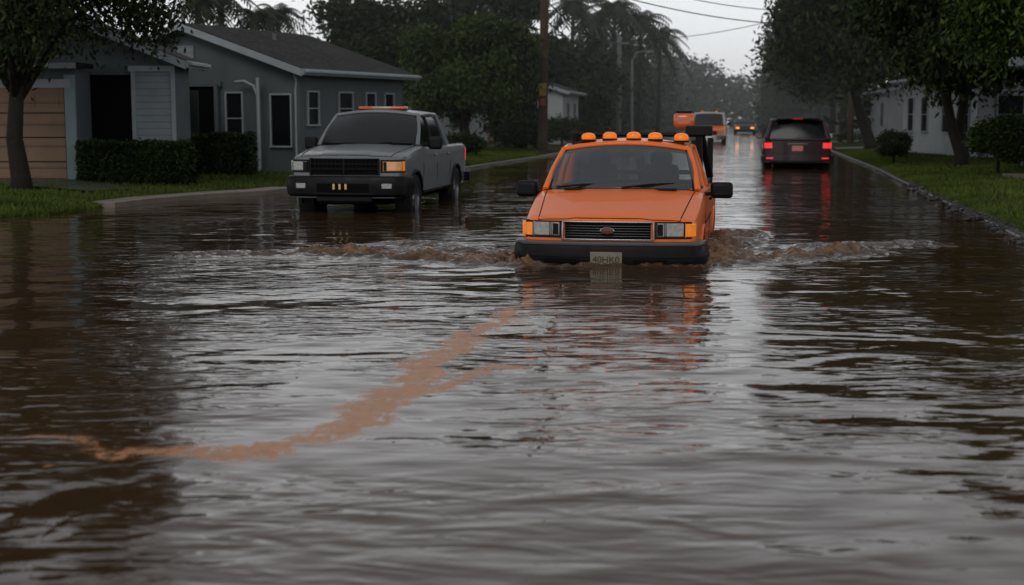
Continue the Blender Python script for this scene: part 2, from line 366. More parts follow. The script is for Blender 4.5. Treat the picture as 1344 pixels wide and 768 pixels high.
# ---- orange pickup
def orange_truck():
    v=Veh('orange_pickup_truck',(1.02,15.15,-.44),-math.radians(10),5.3,.98,
      [0,.03,.09,.22,.6,1.1,1.4,1.7,3.2,3.35,5.2,5.3],
      [.88,.905,.925,.945,.968,.98,.98,.98,.98,.98,.97,.94],
      [.855,.895,.925,.95,1.02,1.12,1.165,1.17,1.15,1.12,1.12,1.09],
      [.36]*10+[.4,.45],
      [.020,.028,.036,.044,.055,.05,.035,.01,.0,.0,0,0],bow=.12)
    v.body(P_orange,wheels=[.98,4.25],wr=.44,bed=(.84,3.4,5.18,.9))
    for y in(.98,4.25):
        for x in(-.84,.84): v.wheel(x,y)
        v.arch(y,.44,m=P_orange)
    v.sweep('front_bumper',-1.22,1.22,[(0,.36),(.07,.36),(.105,.42),(.115,.52),(.11,.60),(.095,.655),(0,.67)],M_bumper,bev=.008)
    v.sweep('bumper_step',-1.18,1.18,[(0,.66),(.098,.655),(.10,.672),(.085,.69),(0,.695)],M_chromed)
    v.rect('bumper_rub_strip',-1.2,1.2,.525,.56,.122,M_black)
    v.rect('air_intake_l',.28,.62,.46,.51,.118,M_dark);v.rect('air_intake_r',-.62,-.28,.46,.51,.118,M_dark)
    v.rect('grille_back',-.46,.46,.715,.90,.004,M_dark)
    for a,b,c,d in((-.49,.49,.892,.910),(-.49,.49,.705,.720)): v.rect('grille_frame',a,b,c,d,.022,M_chrome)
    v.rect('grille_frame',-.495,-.477,.707,.908,.0215,M_chrome);v.rect('grille_frame',.477,.495,.707,.908,.0215,M_chrome)
    for z in(.745,.772,.80,.828,.855): v.rect('grille_bar',-.47,.47,z,z+.006,.010,M_chromed)
    lathe('badge_ring',[(.001,0),(.05,0),(.052,.004),(.001,.008)],mat('badge_blue',(.15,.03,.02),.3),v.e,24,'x').matrix_local=Matrix.Translation((0,-.035,.81))@Matrix.Rotation(math.radians(-90),4,'Z')@Matrix.Diagonal((1,1.35,.62,1)).to_4x4()
    lathe('badge_rim',[(.05,0),(.058,.006),(.05,.012)],M_chrome,v.e,24,'x').matrix_local=Matrix.Translation((0,-.037,.81))@Matrix.Rotation(math.radians(-90),4,'Z')@Matrix.Diagonal((1,1.35,.62,1)).to_4x4()
    v.both('headlight_surround',.505,.90,.722,.905,.008,M_black)
    v.both('headlight',.52,.81,.745,.89,.02,M_lamp,bev=.01)
    v.both('headlight_inner',.60,.63,.748,.887,.024,M_chromed)
    v.both('headlight_dark',.53,.59,.755,.88,.0235,M_black)
    v.both('marker_light',.825,.97,.745,.885,.018,M_amber2,bev=.01)
    box('license_plate',(0,-.128,.51),(.34,.012,.16),mat('plate_paint',(.20,.17,.125),.5,namt=.35,nscale=20),v.e,.006)
    text('license_plate_text','40HK0',.10,(0,-.136,.505),(math.radians(90),0,0),mat('plate_text',(.02,.017,.014),.6),v.e)
    A0=(.885,1.42,1.165);A1=(.75,2.02,1.62);C1=(.74,2.98,1.63);C0=(.86,3.25,1.15)
    v.cabin(A0,A1,C1,C0,P_orange,crown=.10,bp=(.62,),rw=False,pr=.036)
    v.interior([2.45],1.17)
    v.mirrors(1.02,1.72,1.16,M_black,w=.26,h=.19)
    v.wipers([((-.74,1.33,1.20),(-.15,1.40,1.24)),((.02,1.27,1.20),(.62,1.43,1.25))])
    box('rear_view_mirror',(0,1.95,1.57),(.22,.03,.06),M_black,v.e,.01)
    for sg in(-1,1): v.seam_top('hood_seam',[(sg*(.76+.1*y/1.4),y) for y in np.linspace(.05,1.35,18)],.006)
    v.seam_top('hood_front_seam',[(x,.05) for x in np.linspace(-.76,.76,20)],.006)
    box('cowl_grille',(0,1.33,1.185),(1.3,.10,.02),M_black,v.e,.005)
    v.seam_side('door_seam',[(1.50,1.12),(1.48,.9),(1.50,.6),(1.55,.45)]);v.seam_side('door_seam',[(2.75,1.12),(2.77,.8),(2.75,.45)]);v.seam_side('bed_seam',[(3.32,1.08),(3.32,.45)],.007)
    for sg in(-1,1): box('door_handle',(sg*.995,2.55,1.02),(.03,.16,.035),M_black,v.e,.01)
    v.seam_side('rub_strip',[(1.5,.8),(3.2,.8)],.014,M_black)
    tube('beacon_rail',[(x,2.22,1.715-.03*(x/.7)**2) for x in np.linspace(-.68,.68,9)],.018,M_black,v.e)
    for x in(-.48,-.22,.07,.33): beacon(v,x,2.22,1.725-.03*(x/.7)**2,.088,.10)
    beacon(v,.64,2.3,1.70,.09,.11)
    for sg in(-1,1):
        tube('rack_post',[(sg*.82,3.45,1.1),(sg*.80,3.42,1.80)],.045,M_black,v.e)
        tube('rack_brace',[(sg*.82,3.5,1.80),(sg*.90,4.7,1.2)],.05,M_black,v.e)
        tube('bed_rail',[(sg*.90,3.4,1.16),(sg*.90,5.15,1.16)],.028,M_black,v.e)
        tube('rack_rear_post',[(sg*.90,4.7,1.1),(sg*.90,4.7,1.72)],.04,M_black,v.e)
    for z in(1.3,1.78): tube('rack_bar',[(-.80,3.43,z),(.80,3.43,z)],.028,M_black,v.e)
    box('rack_head',(.80,3.44,1.83),(.34,.2,.13),M_black,v.e,.02)
    box('rack_light_box',(.60,3.55,1.96),(.27,.24,.20),M_redbar,v.e,.06)
    box('rack_light_cap',(.60,3.55,2.07),(.20,.18,.03),M_black,v.e,.01)
    tube('tow_boom',[(.0,4.6,1.05),(.0,3.9,1.5)],.06,M_black,v.e)
    box('tool_box',(0,3.7,1.06),(1.5,.4,.22),M_black,v.e,.03)
orange_truck()

# ---- silver crew cab pickup
def silver_truck():
    v=Veh('silver_pickup_truck',(-2.72,23.1,-.19),-math.radians(9.5),5.3,.97,
      [0,.04,.12,.3,.7,1.15,1.45,1.8,3.7,3.85,5.2,5.3],
      [.88,.905,.925,.95,.965,.97,.97,.97,.97,.97,.965,.94],
      [1.06,1.10,1.125,1.15,1.19,1.235,1.26,1.25,1.24,1.24,1.24,1.2],
      [.44]*10+[.45,.48],
      [.02,.03,.04,.05,.055,.05,.03,.01,.0,.0,0,0],bow=.13)
    v.body(P_silver,wheels=[.98,4.3],wr=.47,bed=(.84,3.95,5.18,.95),wz=.39)
    for y in(.98,4.3):
        for x in(-.83,.83): v.wheel(x,y,r=.41,w=.30,wz=.39)
        v.arch(y,.47,wz=.39,m=M_black,r=.03)
        tube('axle',[(-.7,y,.39),(.7,y,.39)],.07,M_dark,v.e)
    box('underbody',(0,2.6,.38),(1.2,4.3,.14),M_dark,v.e)
    v.sweep('front_bumper',-1.25,1.25,[(0,.46),(.06,.46),(.10,.50),(.115,.62),(.105,.74),(.08,.79),(0,.80)],M_bumper,bev=.01)
    v.sweep('skid_plate',-.45,.45,[(-.1,.36),(.03,.36),(.06,.40),(.06,.47),(-.1,.47)],M_black)
    v.rect('bumper_lip',-.5,.5,.50,.53,.125,M_black)
    v.rect('lower_intake',-.42,.42,.54,.68,.121,M_dark)
    ly=mat('lamp_yellow',(.4,.3,.14),.3,emit=(1,.75,.35),estr=.12)
    for x in(-.14,-.04,.06): box('grille_lamp',(x,-.135,.63),(.035,.02,.09),ly,v.e,.008)
    v.both('fog_light',.62,.78,.60,.68,.122,M_lamp)
    v.rect('grille_back',-.58,.58,.81,1.08,.006,M_dark)
    for z in(.81,.9,.98,1.065): v.rect('grille_bar',-.56,.56,z,z+.018,.025,M_black)
    for s_ in(-.57,0,.57): v.rect('grille_upright',s_-.015,s_+.015,.81,1.08,.028,M_black)
    for s_ in np.linspace(-.5,.5,15): v.rect('grille_mesh',s_-.004,s_+.004,.82,1.07,.012,M_black)
    v.both('headlight_surround',.60,1.08,.85,1.06,.008,M_black)
    v.rect('headlight_l',.64,.96,.88,1.03,.02,M_lampwarm,bev=.012);v.rect('headlight_r',-1.0,-.64,.88,1.03,.02,M_lamp,bev=.012)
    v.both('headlight_dark',.63,.70,.885,1.025,.0235,M_black)
    v.both('marker_light',.985,1.06,.88,1.03,.02,M_amber2)
    A0=(.87,1.5,1.255);A1=(.73,2.15,1.77);C1=(.72,3.45,1.78);C0=(.86,3.75,1.24)
    v.cabin(A0,A1,C1,C0,P_silver,crown=.09,bp=(.46,),gl=M_glassdark,pr=.036)
    v.interior([2.5,3.3],1.28)
    v.mirrors(.99,1.82,1.30,M_black,w=.24,h=.22)
    v.wipers([((-.7,1.42,1.28),(-.1,1.45,1.31)),((.05,1.38,1.28),(.62,1.5,1.32))])
    for sg in(-1,1): v.seam_top('hood_seam',[(sg*(.75+.1*y/1.4),y) for y in np.linspace(.05,1.4,18)],.007)
    v.seam_top('hood_front_seam',[(x,.05) for x in np.linspace(-.76,.76,20)],.007)
    for y in(1.55,2.62,3.72): v.seam_side('door_seam',[(y,1.2),(y+.01,.9),(y,.52)],.007)
    v.seam_side('sill',[(1.5,.5),(3.8,.5)],.03,M_black)
    for y in(2.4,3.5):
        for sg in(-1,1): box('door_handle',(sg*.985,y,1.08),(.03,.16,.035),M_chromed,v.e,.01)
    box('light_bar_base',(0,2.55,1.870),(.85,.22,.03),M_black,v.e,.01)
    box('light_bar_lens',(0,2.55,1.905),(.86,.24,.05),M_redbar,v.e,.022)
    box('light_bar_lens_clear',(0,2.55,1.906),(.36,.245,.045),mat('lens_clear',(.4,.28,.2),.2,coat=1),v.e,.018)
    v.both('tail_light',.80,.98,.9,1.15,.012,M_red,'r')
    v.rect('rear_bumper',-1.1,1.1,.5,.68,.10,M_bumper,'r')
silver_truck()

# ---- suv, rear view
def suv():
    th=math.radians(9.3);rear=Vector((8.45,42.3,-.26));L=4.7
    loc=rear+Vector((math.sin(th),math.cos(th),0))*L
    v=Veh('dark_suv',loc,math.pi-th,L,1.0,
      [0,.05,.15,.4,1.1,1.4,1.7,4.3,4.55,4.7],
      [.86,.9,.93,.96,.99,1.0,1.0,1.0,.98,.93],
      [.88,.93,.96,1.0,1.08,1.12,1.14,1.14,1.12,1.08],
      [.38]*8+[.40,.44],[.02]*4+[.03,.03,.01,0,0,0],rbow=.10)
    v.body(P_maroon,wheels=[.95,3.75],wr=.43)
    for y in(.95,3.75):
        for x in(-.86,.86): v.wheel(x,y)
        v.arch(y,.43,m=M_black)
    box('underbody',(0,2.3,.36),(1.3,4.2,.14),M_dark,v.e)
    A0=(.90,1.3,1.13);A1=(.76,1.95,1.66);C1=(.74,4.3,1.68);C0=(.90,4.58,1.12)
    v.cabin(A0,A1,C1,C0,P_maroon,crown=.08,bp=(.35,.68),gl=glass('privacy_glass',(.03,.03,.035),-.02),pr=.04)
    v.interior([2.2,3.1],1.15)
    v.rect('rear_bumper',-1.2,1.2,.42,.66,.07,P_maroon,'r',bev=.03)
    v.rect('bumper_insert',-.8,.8,.43,.50,.078,M_black,'r')
    v.both('tail_light',.74,1.02,.86,1.02,.02,M_red,'r',bev=.015)
    v.both('tail_light_clear',.72,.80,.88,.92,.023,M_lamp,'r')
    v.both('reflector',.7,.9,.55,.59,.075,M_red,'r')
    v.rect('tailgate_trim',-.3,.3,.98,1.01,.015,M_chromed,'r')
    box('license_plate',(0,4.715,.86),(.32,.02,.16),mat('plate_red_glow',(.35,.15,.15),.5,emit=(1,.2,.2),estr=.08),v.e,.005)  # red glow put into the plate colour and emission, no lamp here
    tube('tailgate_seam',[(-.7,4.66,.68),(-.7,4.63,1.1)],.006,M_dark,v.e);tube('tailgate_seam',[(.7,4.66,.68),(.7,4.63,1.1)],.006,M_dark,v.e)
    box('high_brake_light',(0,4.38,1.735),(.3,.05,.03),M_red,v.e,.008)
    box('spoiler',(0,4.42,1.745),(1.25,.25,.03),P_maroon,v.e,.012)
    tube('rear_wiper',[(0,4.60,1.16),(-.35,4.50,1.32)],.01,M_black,v.e)
    v.mirrors(.99,1.6,1.18,P_maroon,w=.2,h=.17)
    for sg in(-1,1): tube('roof_rack_rail',[(sg*.66,2.1,1.77),(sg*.66,4.1,1.78)],.018,M_black,v.e)
suv()

# ---- far service truck
def far_truck():
    v=Veh('orange_service_truck',(11.1,81,-.25),-math.radians(9),5.3,1.0,
      [0,.05,.2,.6,1.1,1.4,1.7,3.2,3.35,5.2,5.3],
      [.88,.92,.95,.98,1.0,1.0,1.0,1.0,1.0,.99,.95],
      [.95,1.0,1.05,1.1,1.18,1.22,1.22,1.22,1.2,1.2,1.2],[.4]*11,[.02]*5+[.01]*6)
    v.body(P_orange,wheels=[.98,4.25],wr=.44,bed=(.85,3.4,5.18,.95))
    for y in(.98,4.25):
        for x in(-.86,.86): v.wheel(x,y)
    v.cabin((.89,1.3,1.22),(.80,1.75,1.88),(.80,3.1,1.89),(.90,3.3,1.2),P_white,crown=.06,bp=(.55,),gl=M_glassdark,pr=.06)
    v.rect('front_bumper',-1.1,1.1,.4,.65,.1,M_chrome)
    v.rect('grille',-.5,.5,.7,.92,.02,M_black)
    v.both('headlight',.56,.9,.72,.9,.02,M_lamp);v.both('marker',.92,1.05,.72,.9,.02,M_amber2)
    box('cargo_box',(0,4.3,1.55),(1.8,1.8,.75),P_white,v.e,.06)
    for x in(-.4,.4): beacon(v,x,2.3,1.96,.07,.09)
    v.mirrors(1.05,1.6,1.3,M_black)
    c=Veh('distant_car',(19.2,118,-.2),-math.radians(9),4.4,.9,[0,.1,.5,1.1,3.6,4.4],[.8,.85,.88,.9,.9,.82],[.8,.86,.92,1.0,1.02,.95],[.35]*6,[.02]*6)
    c.body(P_maroon,wheels=[.85,3.5],wr=.38)
    for y in(.85,3.5):
        for x in(-.78,.78): c.wheel(x,y,r=.33)
    c.cabin((.8,1.1,1.0),(.64,1.8,1.4),(.64,3.1,1.4),(.8,3.7,1.0),P_maroon,crown=.05,gl=M_glassdark)
    c.both('headlight',.45,.75,.62,.76,.02,mat('car_lamp',(.7,.3,.1),.2,emit=(1,.35,.08),estr=1.4));c.rect('front_bumper',-.9,.9,.35,.55,.06,M_black)
far_truck()

# ---------------------------------------------------------------- terrain
LP=np.array([(-80,14),(-20,19.0),(-11,20.6),(-8.1,21.4),(-7.2,23),(-7.0,25.4),(-5.3,29),(-3.7,34.5),(-1.9,41.5),(.81,54),(3.1,66),(28,217),(60,410)],float)
RP=np.array([(-2,-30),(2.5,-5),(5.3,10.2),(6.9,19.3),(8.7,29.8),(10.8,41.5),(13.7,59.7),(38,217),(70,410)],float)
OL=np.array((-.85,.53));OR=np.array((1.,.0))
TO=[0,.3,1,3,8,20,60,300];ZO=[.0,.06,.11,.17,.25,.33,.45,.6]
def resample(P,step=1.0,maxy=120):
    out=[P[0]]
    for a,b in zip(P[:-1],P[1:]):
        n=max(1,int(np.hypot(*(b-a))/step)) if b[1]<maxy else 8
        for i in range(1,n+1): out.append(a+(b-a)*i/n)
    return np.array(out)
def lawn(name,P,o,m,sgn):
    Q=resample(P);V=[];F=[];k=len(TO)
    for q in Q:
        j=.06*math.sin(q[1]*1.7)+.05*math.sin(q[1]*4.1+q[0])
        for t,z in zip(TO,ZO):
            p=q+o*(t+(j if t<.5 else 0));V.append((p[0],p[1],z))
    for i in range(len(Q)-1):
        for j in range(k-1):
            f=(i*k+j,i*k+j+1,(i+1)*k+j+1,(i+1)*k+j);F.append(f if sgn>0 else f[::-1])
    return mobj(name,V,F,m)
M_lawn=mat('lawn_soil',(.028,.042,.009),.9,nscale=1.2,namt=.55,bump=.8,bscale=25,spec=.2)
lawn('lawn',LP,OL,M_lawn,-1);lawn('lawn',RP,OR,M_lawn,1)
M_conc=mat('wet_concrete',(.20,.17,.14),.45,nscale=4,namt=.35,bump=.3,bscale=30)
M_concd=mat('dark_kerb',(.045,.042,.037),.4,nscale=4,namt=.4,bump=.3,bscale=40)
def kerb(name,P,m,w=.15,z1=.045,z0=-.35,side=1):
    V=[];F=[];n=len(P)
    for i in range(n):
        t=P[min(n-1,i+1)]-P[max(0,i-1)];t=t/np.hypot(*t);nn=np.array((-t[1],t[0]))*side
        a=P[i];b=P[i]-nn*w
        V+=[(a[0],a[1],z0),(a[0],a[1],z1),(b[0]+nn[0]*.02,b[1]+nn[1]*.02,z1),(b[0],b[1],z1-.02),(b[0],b[1],z0)]
    for i in range(n-1):
        for j in range(4): F.append((i*5+j,i*5+j+1,(i+1)*5+j+1,(i+1)*5+j))
    F.append((0,1,2,3,4));F.append(tuple((n-1)*5+k for k in range(5)))
    return mobj(name,V,F,m,smooth=False)
q=resample(LP,.7)
kerb('kerb',q[(q[:,1]>29)&(q[:,1]<120)],M_concd,z1=.03,side=1)
ap=np.array([(-7.25,24.6),(-6.9,26.0),(-6.2,27.4),(-5.3,28.6),(-5.0,29.6)])
kerb('driveway_apron_kerb',resample(ap,.4),M_conc,w=.42,z1=.11,side=1)
q=resample(RP,.7);kerb('kerb',q[(q[:,1]>5)&(q[:,1]<120)],M_concd,z1=.03,side=-1)
def sheet(name,pts,m,z=0):
    return mobj(name,[(x,y,zz) for x,y,zz in pts],[tuple(range(len(pts)))],m,smooth=False)
sheet('driveway',[(-8.0,26.9,.17),(-7.3,28.2,.15),(-9.5,30.0,.272),(-12,29.6,.29)],mat('driveway_concrete',(.06,.065,.045),.5,nscale=3,namt=.5))
sheet('driveway',[(14.2,62.5,.09),(14.8,66,.09),(22,66,.30),(21,62.5,.30)],M_conc)
sheet('driveway',[(16.5,76,.10),(17.2,80,.10),(24,80,.30),(23,76,.30)],M_conc)
sheet('ground',[(-600,-200,-.6),(600,-200,-.6),(600,900,-.6),(-600,900,-.6)],mat('ground_soil',(.06,.045,.03),.9))
sheet('road',[(-12,-30,-.45),(2,-30,-.45),(11,41,-.45),(14,60,-.45),(38,217,-.45),(28,217,-.45),(3,66,-.45),(-5,29,-.45),(-8,22,-.45)],mat('asphalt',(.05,.05,.05),.8,bump=.5,bscale=60))

def grass(P,o,n,name,y0,y1,tmax):
    seg=[(a,b) for a,b in zip(P[:-1],P[1:]) if b[1]>y0 and a[1]<y1]
    ln=np.array([max(.1,min(b[1],y1)-max(a[1],y0))+ (0 if b[1]-a[1]>3 else np.hypot(*(b-a))*.6) for a,b in seg]);pr=ln/ln.sum()
    idx=RNG.choice(len(seg),n,p=pr);u=RNG.random(n)
    A=np.array([s[0] for s in seg])[idx];B=np.array([s[1] for s in seg])[idx]
    t=(RNG.random(n)**1.3)*tmax;t=np.where(RNG.random(n)<.12,RNG.random(n)*.2,t)
    p=A+(B-A)*u[:,None]+o*t[:,None]
    keep=(p[:,1]<y1)&(p[:,1]>y0-1);p=p[keep];t=t[keep];n=len(p)
    z=np.interp(t,TO,ZO)
    patch=.6+.4*np.sin(p[:,0]*1.9+np.sin(p[:,1]*1.3)*2)*np.sin(p[:,1]*1.1)
    h=(.04+.065*RNG.random(n))*(.7+.5*patch);w=.010+.014*RNG.random(n);a=RNG.random(n)*math.pi
    lx=RNG.normal(0,.03,n);ly=RNG.normal(0,.03,n)
    V=np.zeros((n,3,3));V[:,0]=np.c_[p[:,0]-w*np.cos(a),p[:,1]-w*np.sin(a),z-.01];V[:,1]=np.c_[p[:,0]+w*np.cos(a),p[:,1]+w*np.sin(a),z-.01];V[:,2]=np.c_[p[:,0]+lx,p[:,1]+ly,z+h]
    fast_mesh(name,V.reshape(-1,3),3,[L_grass])
def fast_mesh(name,V,k,mats,extra=None):
    nv=len(V);nf=nv//k;me=bpy.data.meshes.new(name)
    EV,EF=(extra if extra else ([],[]))
    EV=np.array([tuple(p) for p in EV],float).reshape(-1,3);ne=len(EV)
    allV=np.r_[V,EV] if ne else V
    lens=[k]*nf+[len(f) for f in EF]
    loops=np.r_[np.arange(nv),np.array([i+nv for f in EF for i in f],dtype=int)] if EF else np.arange(nv)
    me.vertices.add(len(allV));me.vertices.foreach_set('co',allV.astype(np.float32).ravel())
    me.loops.add(len(loops));me.loops.foreach_set('vertex_index',loops.astype(np.int32))
    me.polygons.add(len(lens));st=np.r_[0,np.cumsum(lens)[:-1]];me.polygons.foreach_set('loop_start',st.astype(np.int32))
    for m in mats: me.materials.append(m)
    if EF:
        me.polygons.foreach_set('material_index',np.array([0]*nf+[1]*len(EF),dtype=np.int32))
        me.polygons.foreach_set('use_smooth',[False]*nf+[True]*len(EF))
    me.update(calc_edges=True);me.validate()
    o=bpy.data.objects.new(name,me);scene.collection.objects.link(o);return o
grass(LP,OL,110000,'grass',19.5,60,9);grass(RP,OR,70000,'grass',16,62,7)

# ---------------------------------------------------------------- trees
def leaves(cl,n,size,droop=0,shell=.3):
    cl=[(np.array(c,float),np.array(r,float)) for c,r in cl]
    w=np.array([r[0]*r[1]*r[2] for c,r in cl])**.66;cnt=np.maximum(4,(n*w/w.sum()).astype(int));out=[]
    for (c,r),k in zip(cl,cnt):
        d=RNG.normal(size=(k,3));d/=np.linalg.norm(d,axis=1)[:,None]
        rad=(shell+(1-shell)*RNG.random(k)**.7)*(1+.22*RNG.normal(size=k))
        p=c+d*rad[:,None]*r
        if droop: p[:,2]-=droop*RNG.random(k)**2
        a=RNG.normal(size=(k,3));a[:,2]*=.6
        if droop: a[:,2]-=1.2
        a/=np.linalg.norm(a,axis=1)[:,None]
        b=np.cross(a,RNG.normal(size=(k,3)));b/=np.linalg.norm(b,axis=1)[:,None]
        s=size*(.6+.8*RNG.random(k))[:,None]
        V=np.stack([p-a*s,p+b*s*.42,p+a*s,p-b*s*.42],1);out.append(V.reshape(-1,3))
    return np.concatenate(out)
def tree(name,base,crown,rad,h0,nclump=22,n=22000,size=.10,tr=.18,m=None,droop=0,seed=1,cs=.34,limbs=9,flat=1,lean=(0,0)):
    m=m or L_dark
    rs=np.random.default_rng(seed);base=np.array(base,float);crown=np.array(crown,float);rad=np.array(rad,float)
    cl=[]
    for i in range(nclump):
        d=rs.normal(size=3);d/=np.linalg.norm(d);q=rs.random()**.45
        c=crown+d*q*rad*.82;r=rad.mean()*cs*(.6+.8*rs.random());cl.append((c,(r,r,r*.75*flat)))
    EV=[];EF=[]
    fork=np.array([base[0]+lean[0],base[1]+lean[1],base[2]+h0])
    mid=(base+fork)/2+np.array((rs.normal()*.08,0,0))
    V,F=tube_data([base-np.array((0,0,.2)),base+np.array((0,0,.25)),mid,fork],[tr*1.5,tr*1.1,tr*.9,tr*.75],10,off=0);EV+=V;EF+=F
    for i,(c,r) in enumerate(cl[:limbs]):
        st=fork+(mid-fork)*rs.random()*.4
        m1=st+(c-st)*.4+np.array((rs.normal()*.15,rs.normal()*.15,.25));m2=st+(c-st)*.75+rs.normal(size=3)*.15
        V,F=tube_data([st,m1,m2,c],[tr*.55,tr*.36,tr*.22,tr*.08],7,off=len(EV));EV+=V;EF+=F
        for k in range(3):
            e2=c+rs.normal(size=3)*np.array(r)*.8
            V,F=tube_data([m2,(m2+e2)/2+rs.normal(size=3)*.08,e2],[tr*.16,tr*.1,tr*.03],5,off=len(EV));EV+=V;EF+=F
    return fast_mesh(name,leaves(cl,n,size,droop),4,[m,M_bark],(EV,EF))
tree('shade_tree',(-9.3,27,.15),(-9.2,27.3,5.2),(3.7,3,3.05),2.0,nclump=46,n=66000,size=.062,tr=.17,droop=.7,seed=5,limbs=14,cs=.29)
tree('oak_tree',(-1.9,56,.15),(-1.75,56,3.4),(3.0,2.6,2.6),1.3,nclump=40,n=38000,size=.10,tr=.22,m=L_mid,droop=.5,seed=8,limbs=10,cs=.27)
tree('oak_tree',(.4,62,.15),(.3,62,2.9),(2.0,1.6,2.4),1.0,nclump=18,n=14000,size=.12,tr=.12,m=L_dark,droop=.3,seed=9,cs=.4)
tree('oak_tree',(-6.2,66,.3),(-5.4,66,4.8),(3.6,3,3.3),2,nclump=30,n=22000,size=.16,tr=.25,seed=10)
tree('oak_tree',(-11,72,.3),(-12,72,2.8),(5,3,2.4),1.5,nclump=22,n=16000,size=.16,tr=.25,seed=11)
tree('oak_tree',(-1,78,.3),(-1.2,78,5.8),(4.2,3,3.5),2,nclump=30,n=22000,size=.18,tr=.28,seed=12)
tree('oak_tree',(3.0,86,.3),(3.2,86,3.6),(3.4,3,3.3),2,nclump=30,n=20000,size=.18,tr=.25,seed=13)
tree('street_tree',(15.3,61,.1),(14.9,61,6.6),(4.9,4,4.1),2.6,nclump=44,n=44000,size=.13,tr=.24,droop=.7,seed=20,limbs=12,lean=(-.8,0))
tree('street_tree',(12.6,40,.15),(13.0,40,5.3),(3.6,3,3.3),2.2,nclump=38,n=42000,size=.10,tr=.16,droop=.8,seed=21,limbs=12,lean=(-.5,.2))
tree('street_tree',(13.9,44,.15),(13.8,44,4.9),(3.2,3,3.0),2.2,nclump=24,n=20000,size=.11,tr=.17,m=L_mid,droop=.8,seed=22)
tree('street_tree',(12.3,29.5,.2),(11.5,30,4.6),(2.7,2.4,2.0),2.4,nclump=34,n=36000,size=.07,tr=.14,m=L_lite,droop=.9,seed=23,limbs=12,lean=(-.2,0),cs=.28)
tree('street_tree',(19.5,84,.2),(19.5,84,6.8),(4.8,4,4.6),2.6,nclump=28,n=24000,size=.18,tr=.26,seed=24)
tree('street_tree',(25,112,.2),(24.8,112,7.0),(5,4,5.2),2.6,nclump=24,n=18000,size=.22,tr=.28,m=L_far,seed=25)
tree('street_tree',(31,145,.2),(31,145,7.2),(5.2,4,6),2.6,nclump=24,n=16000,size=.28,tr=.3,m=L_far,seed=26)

cl=[]
def band(x0,y0,x1,y1,n,h0,h1,r):
    for i in range(n):
        u=(i+.5*RNG.random())/n;x=x0+(x1-x0)*u;y=y0+(y1-y0)*u
        h=h0+(h1-h0)*u+RNG.normal()*r*.35
        for z in np.arange(r*.4,max(r,h-r*.5),r*.75):
            cl.append(((x+RNG.normal()*r*.5,y+RNG.normal()*r,z),(r*(.7+.6*RNG.random()),r,r*.8)))
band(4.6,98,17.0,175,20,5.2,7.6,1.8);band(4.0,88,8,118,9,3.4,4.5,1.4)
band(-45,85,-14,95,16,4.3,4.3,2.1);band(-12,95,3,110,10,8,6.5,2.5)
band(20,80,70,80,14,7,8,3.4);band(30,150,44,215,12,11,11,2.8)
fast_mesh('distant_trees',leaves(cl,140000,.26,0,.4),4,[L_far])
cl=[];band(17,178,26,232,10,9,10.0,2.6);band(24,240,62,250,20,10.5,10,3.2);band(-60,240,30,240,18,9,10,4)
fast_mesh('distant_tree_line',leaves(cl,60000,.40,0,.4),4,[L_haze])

def palm(name,x,y,h,R=2.0,seed=1,m=None,nf=26):
    m=m or L_palm
    rs=np.random.default_rng(seed);EV,EF=tube_data([(x,y,0),(x+.1,y,h*.4),(x+.15,y,h)],[.22,.16,.13],8);Q=[]
    top=np.array((x+.15,y,h))
    for i in range(nf):
        a=2*math.pi*i*.381966+rs.random()*.3;el=-.5+1.7*i/nf;d=np.array((math.cos(a),math.sin(a),0))
        prev=top;L=R*rs.uniform(.8,1.15)
        for k in range(1,13):
            t=k/12;p=top+d*L*t*math.cos(el*.7)+np.array((0,0,L*(math.sin(el)*t-.75*t*t)))
            s=np.cross(p-prev,(0,0,1.));s/=np.linalg.norm(s)+1e-6;ll=.30*R*(1-.65*t)*(.5+min(1,t*4)*.5)
            w=(p-prev)*.9
            for sg in(-1,1):
                tip=p+sg*s*ll+np.array((0,0,-.45*ll))+(p-prev)*.5
                Q+=[prev,prev+w,tip+w*.25,tip-w*.1]
            prev=p
    return fast_mesh(name,np.array(Q),4,[m,M_bark],(EV,EF))
for i,(px,py,Y,R) in enumerate([(262,4,58,1.5),(292,-4,60,1.6),(338,24,62,1.5),(366,20,75,1.8),(748,10,100,2.6),(776,28,108,2.6),(802,14,104,2.9),(836,30,112,2.9),(862,48,125,3.0),(780,54,118,2.5),(815,62,120,2.5)]):
    palm('palm_tree',(px-672)/1867*Y,Y,1.6+(150-py)/1867*Y,R,seed=i+40)

def hedge(name,c,s,n,size=.045,rz=0):
    p=RNG.random((n,3))*2-1
    ax=RNG.integers(0,3,n);p[np.arange(n),ax]=np.sign(p[np.arange(n),ax])*(1-.12*RNG.random(n)**.5)
    p*=1+.05*np.sin(p[:,[1,2,0]]*7)
    p=p*np.array(s)/2+RNG.normal(0,.028,(n,3))
    R=np.array(Matrix.Rotation(rz,3,'Z'));p=p@R.T+np.array(c)
    a=RNG.normal(size=(n,3));a/=np.linalg.norm(a,axis=1)[:,None];b=np.cross(a,RNG.normal(size=(n,3)));b/=np.linalg.norm(b,axis=1)[:,None]
    q=size*(.6+.8*RNG.random(n))[:,None]
    V=np.stack([p-a*q,p+b*q*.5,p+a*q,p-b*q*.5],1).reshape(-1,3)
    x,y,z=[k/2*.86 for k in s];core=[Vector(c)+Matrix.Rotation(rz,3,'Z')@Vector((i*x,j*y,k*z)) for k in(-1,1) for j in(-1,1) for i in(-1,1)]
    return fast_mesh(name,V,4,[L_hedge,L_hedge],(core,[(0,2,3,1),(4,5,7,6),(0,1,5,4),(2,6,7,3),(0,4,6,2),(1,3,7,5)]))
hedge('hedge',(-7.85,29.9,.60),(2.25,.9,.82),22000)
hedge('hedge',(-7.1,33.9,.68),(1.9,.9,.90),14000)
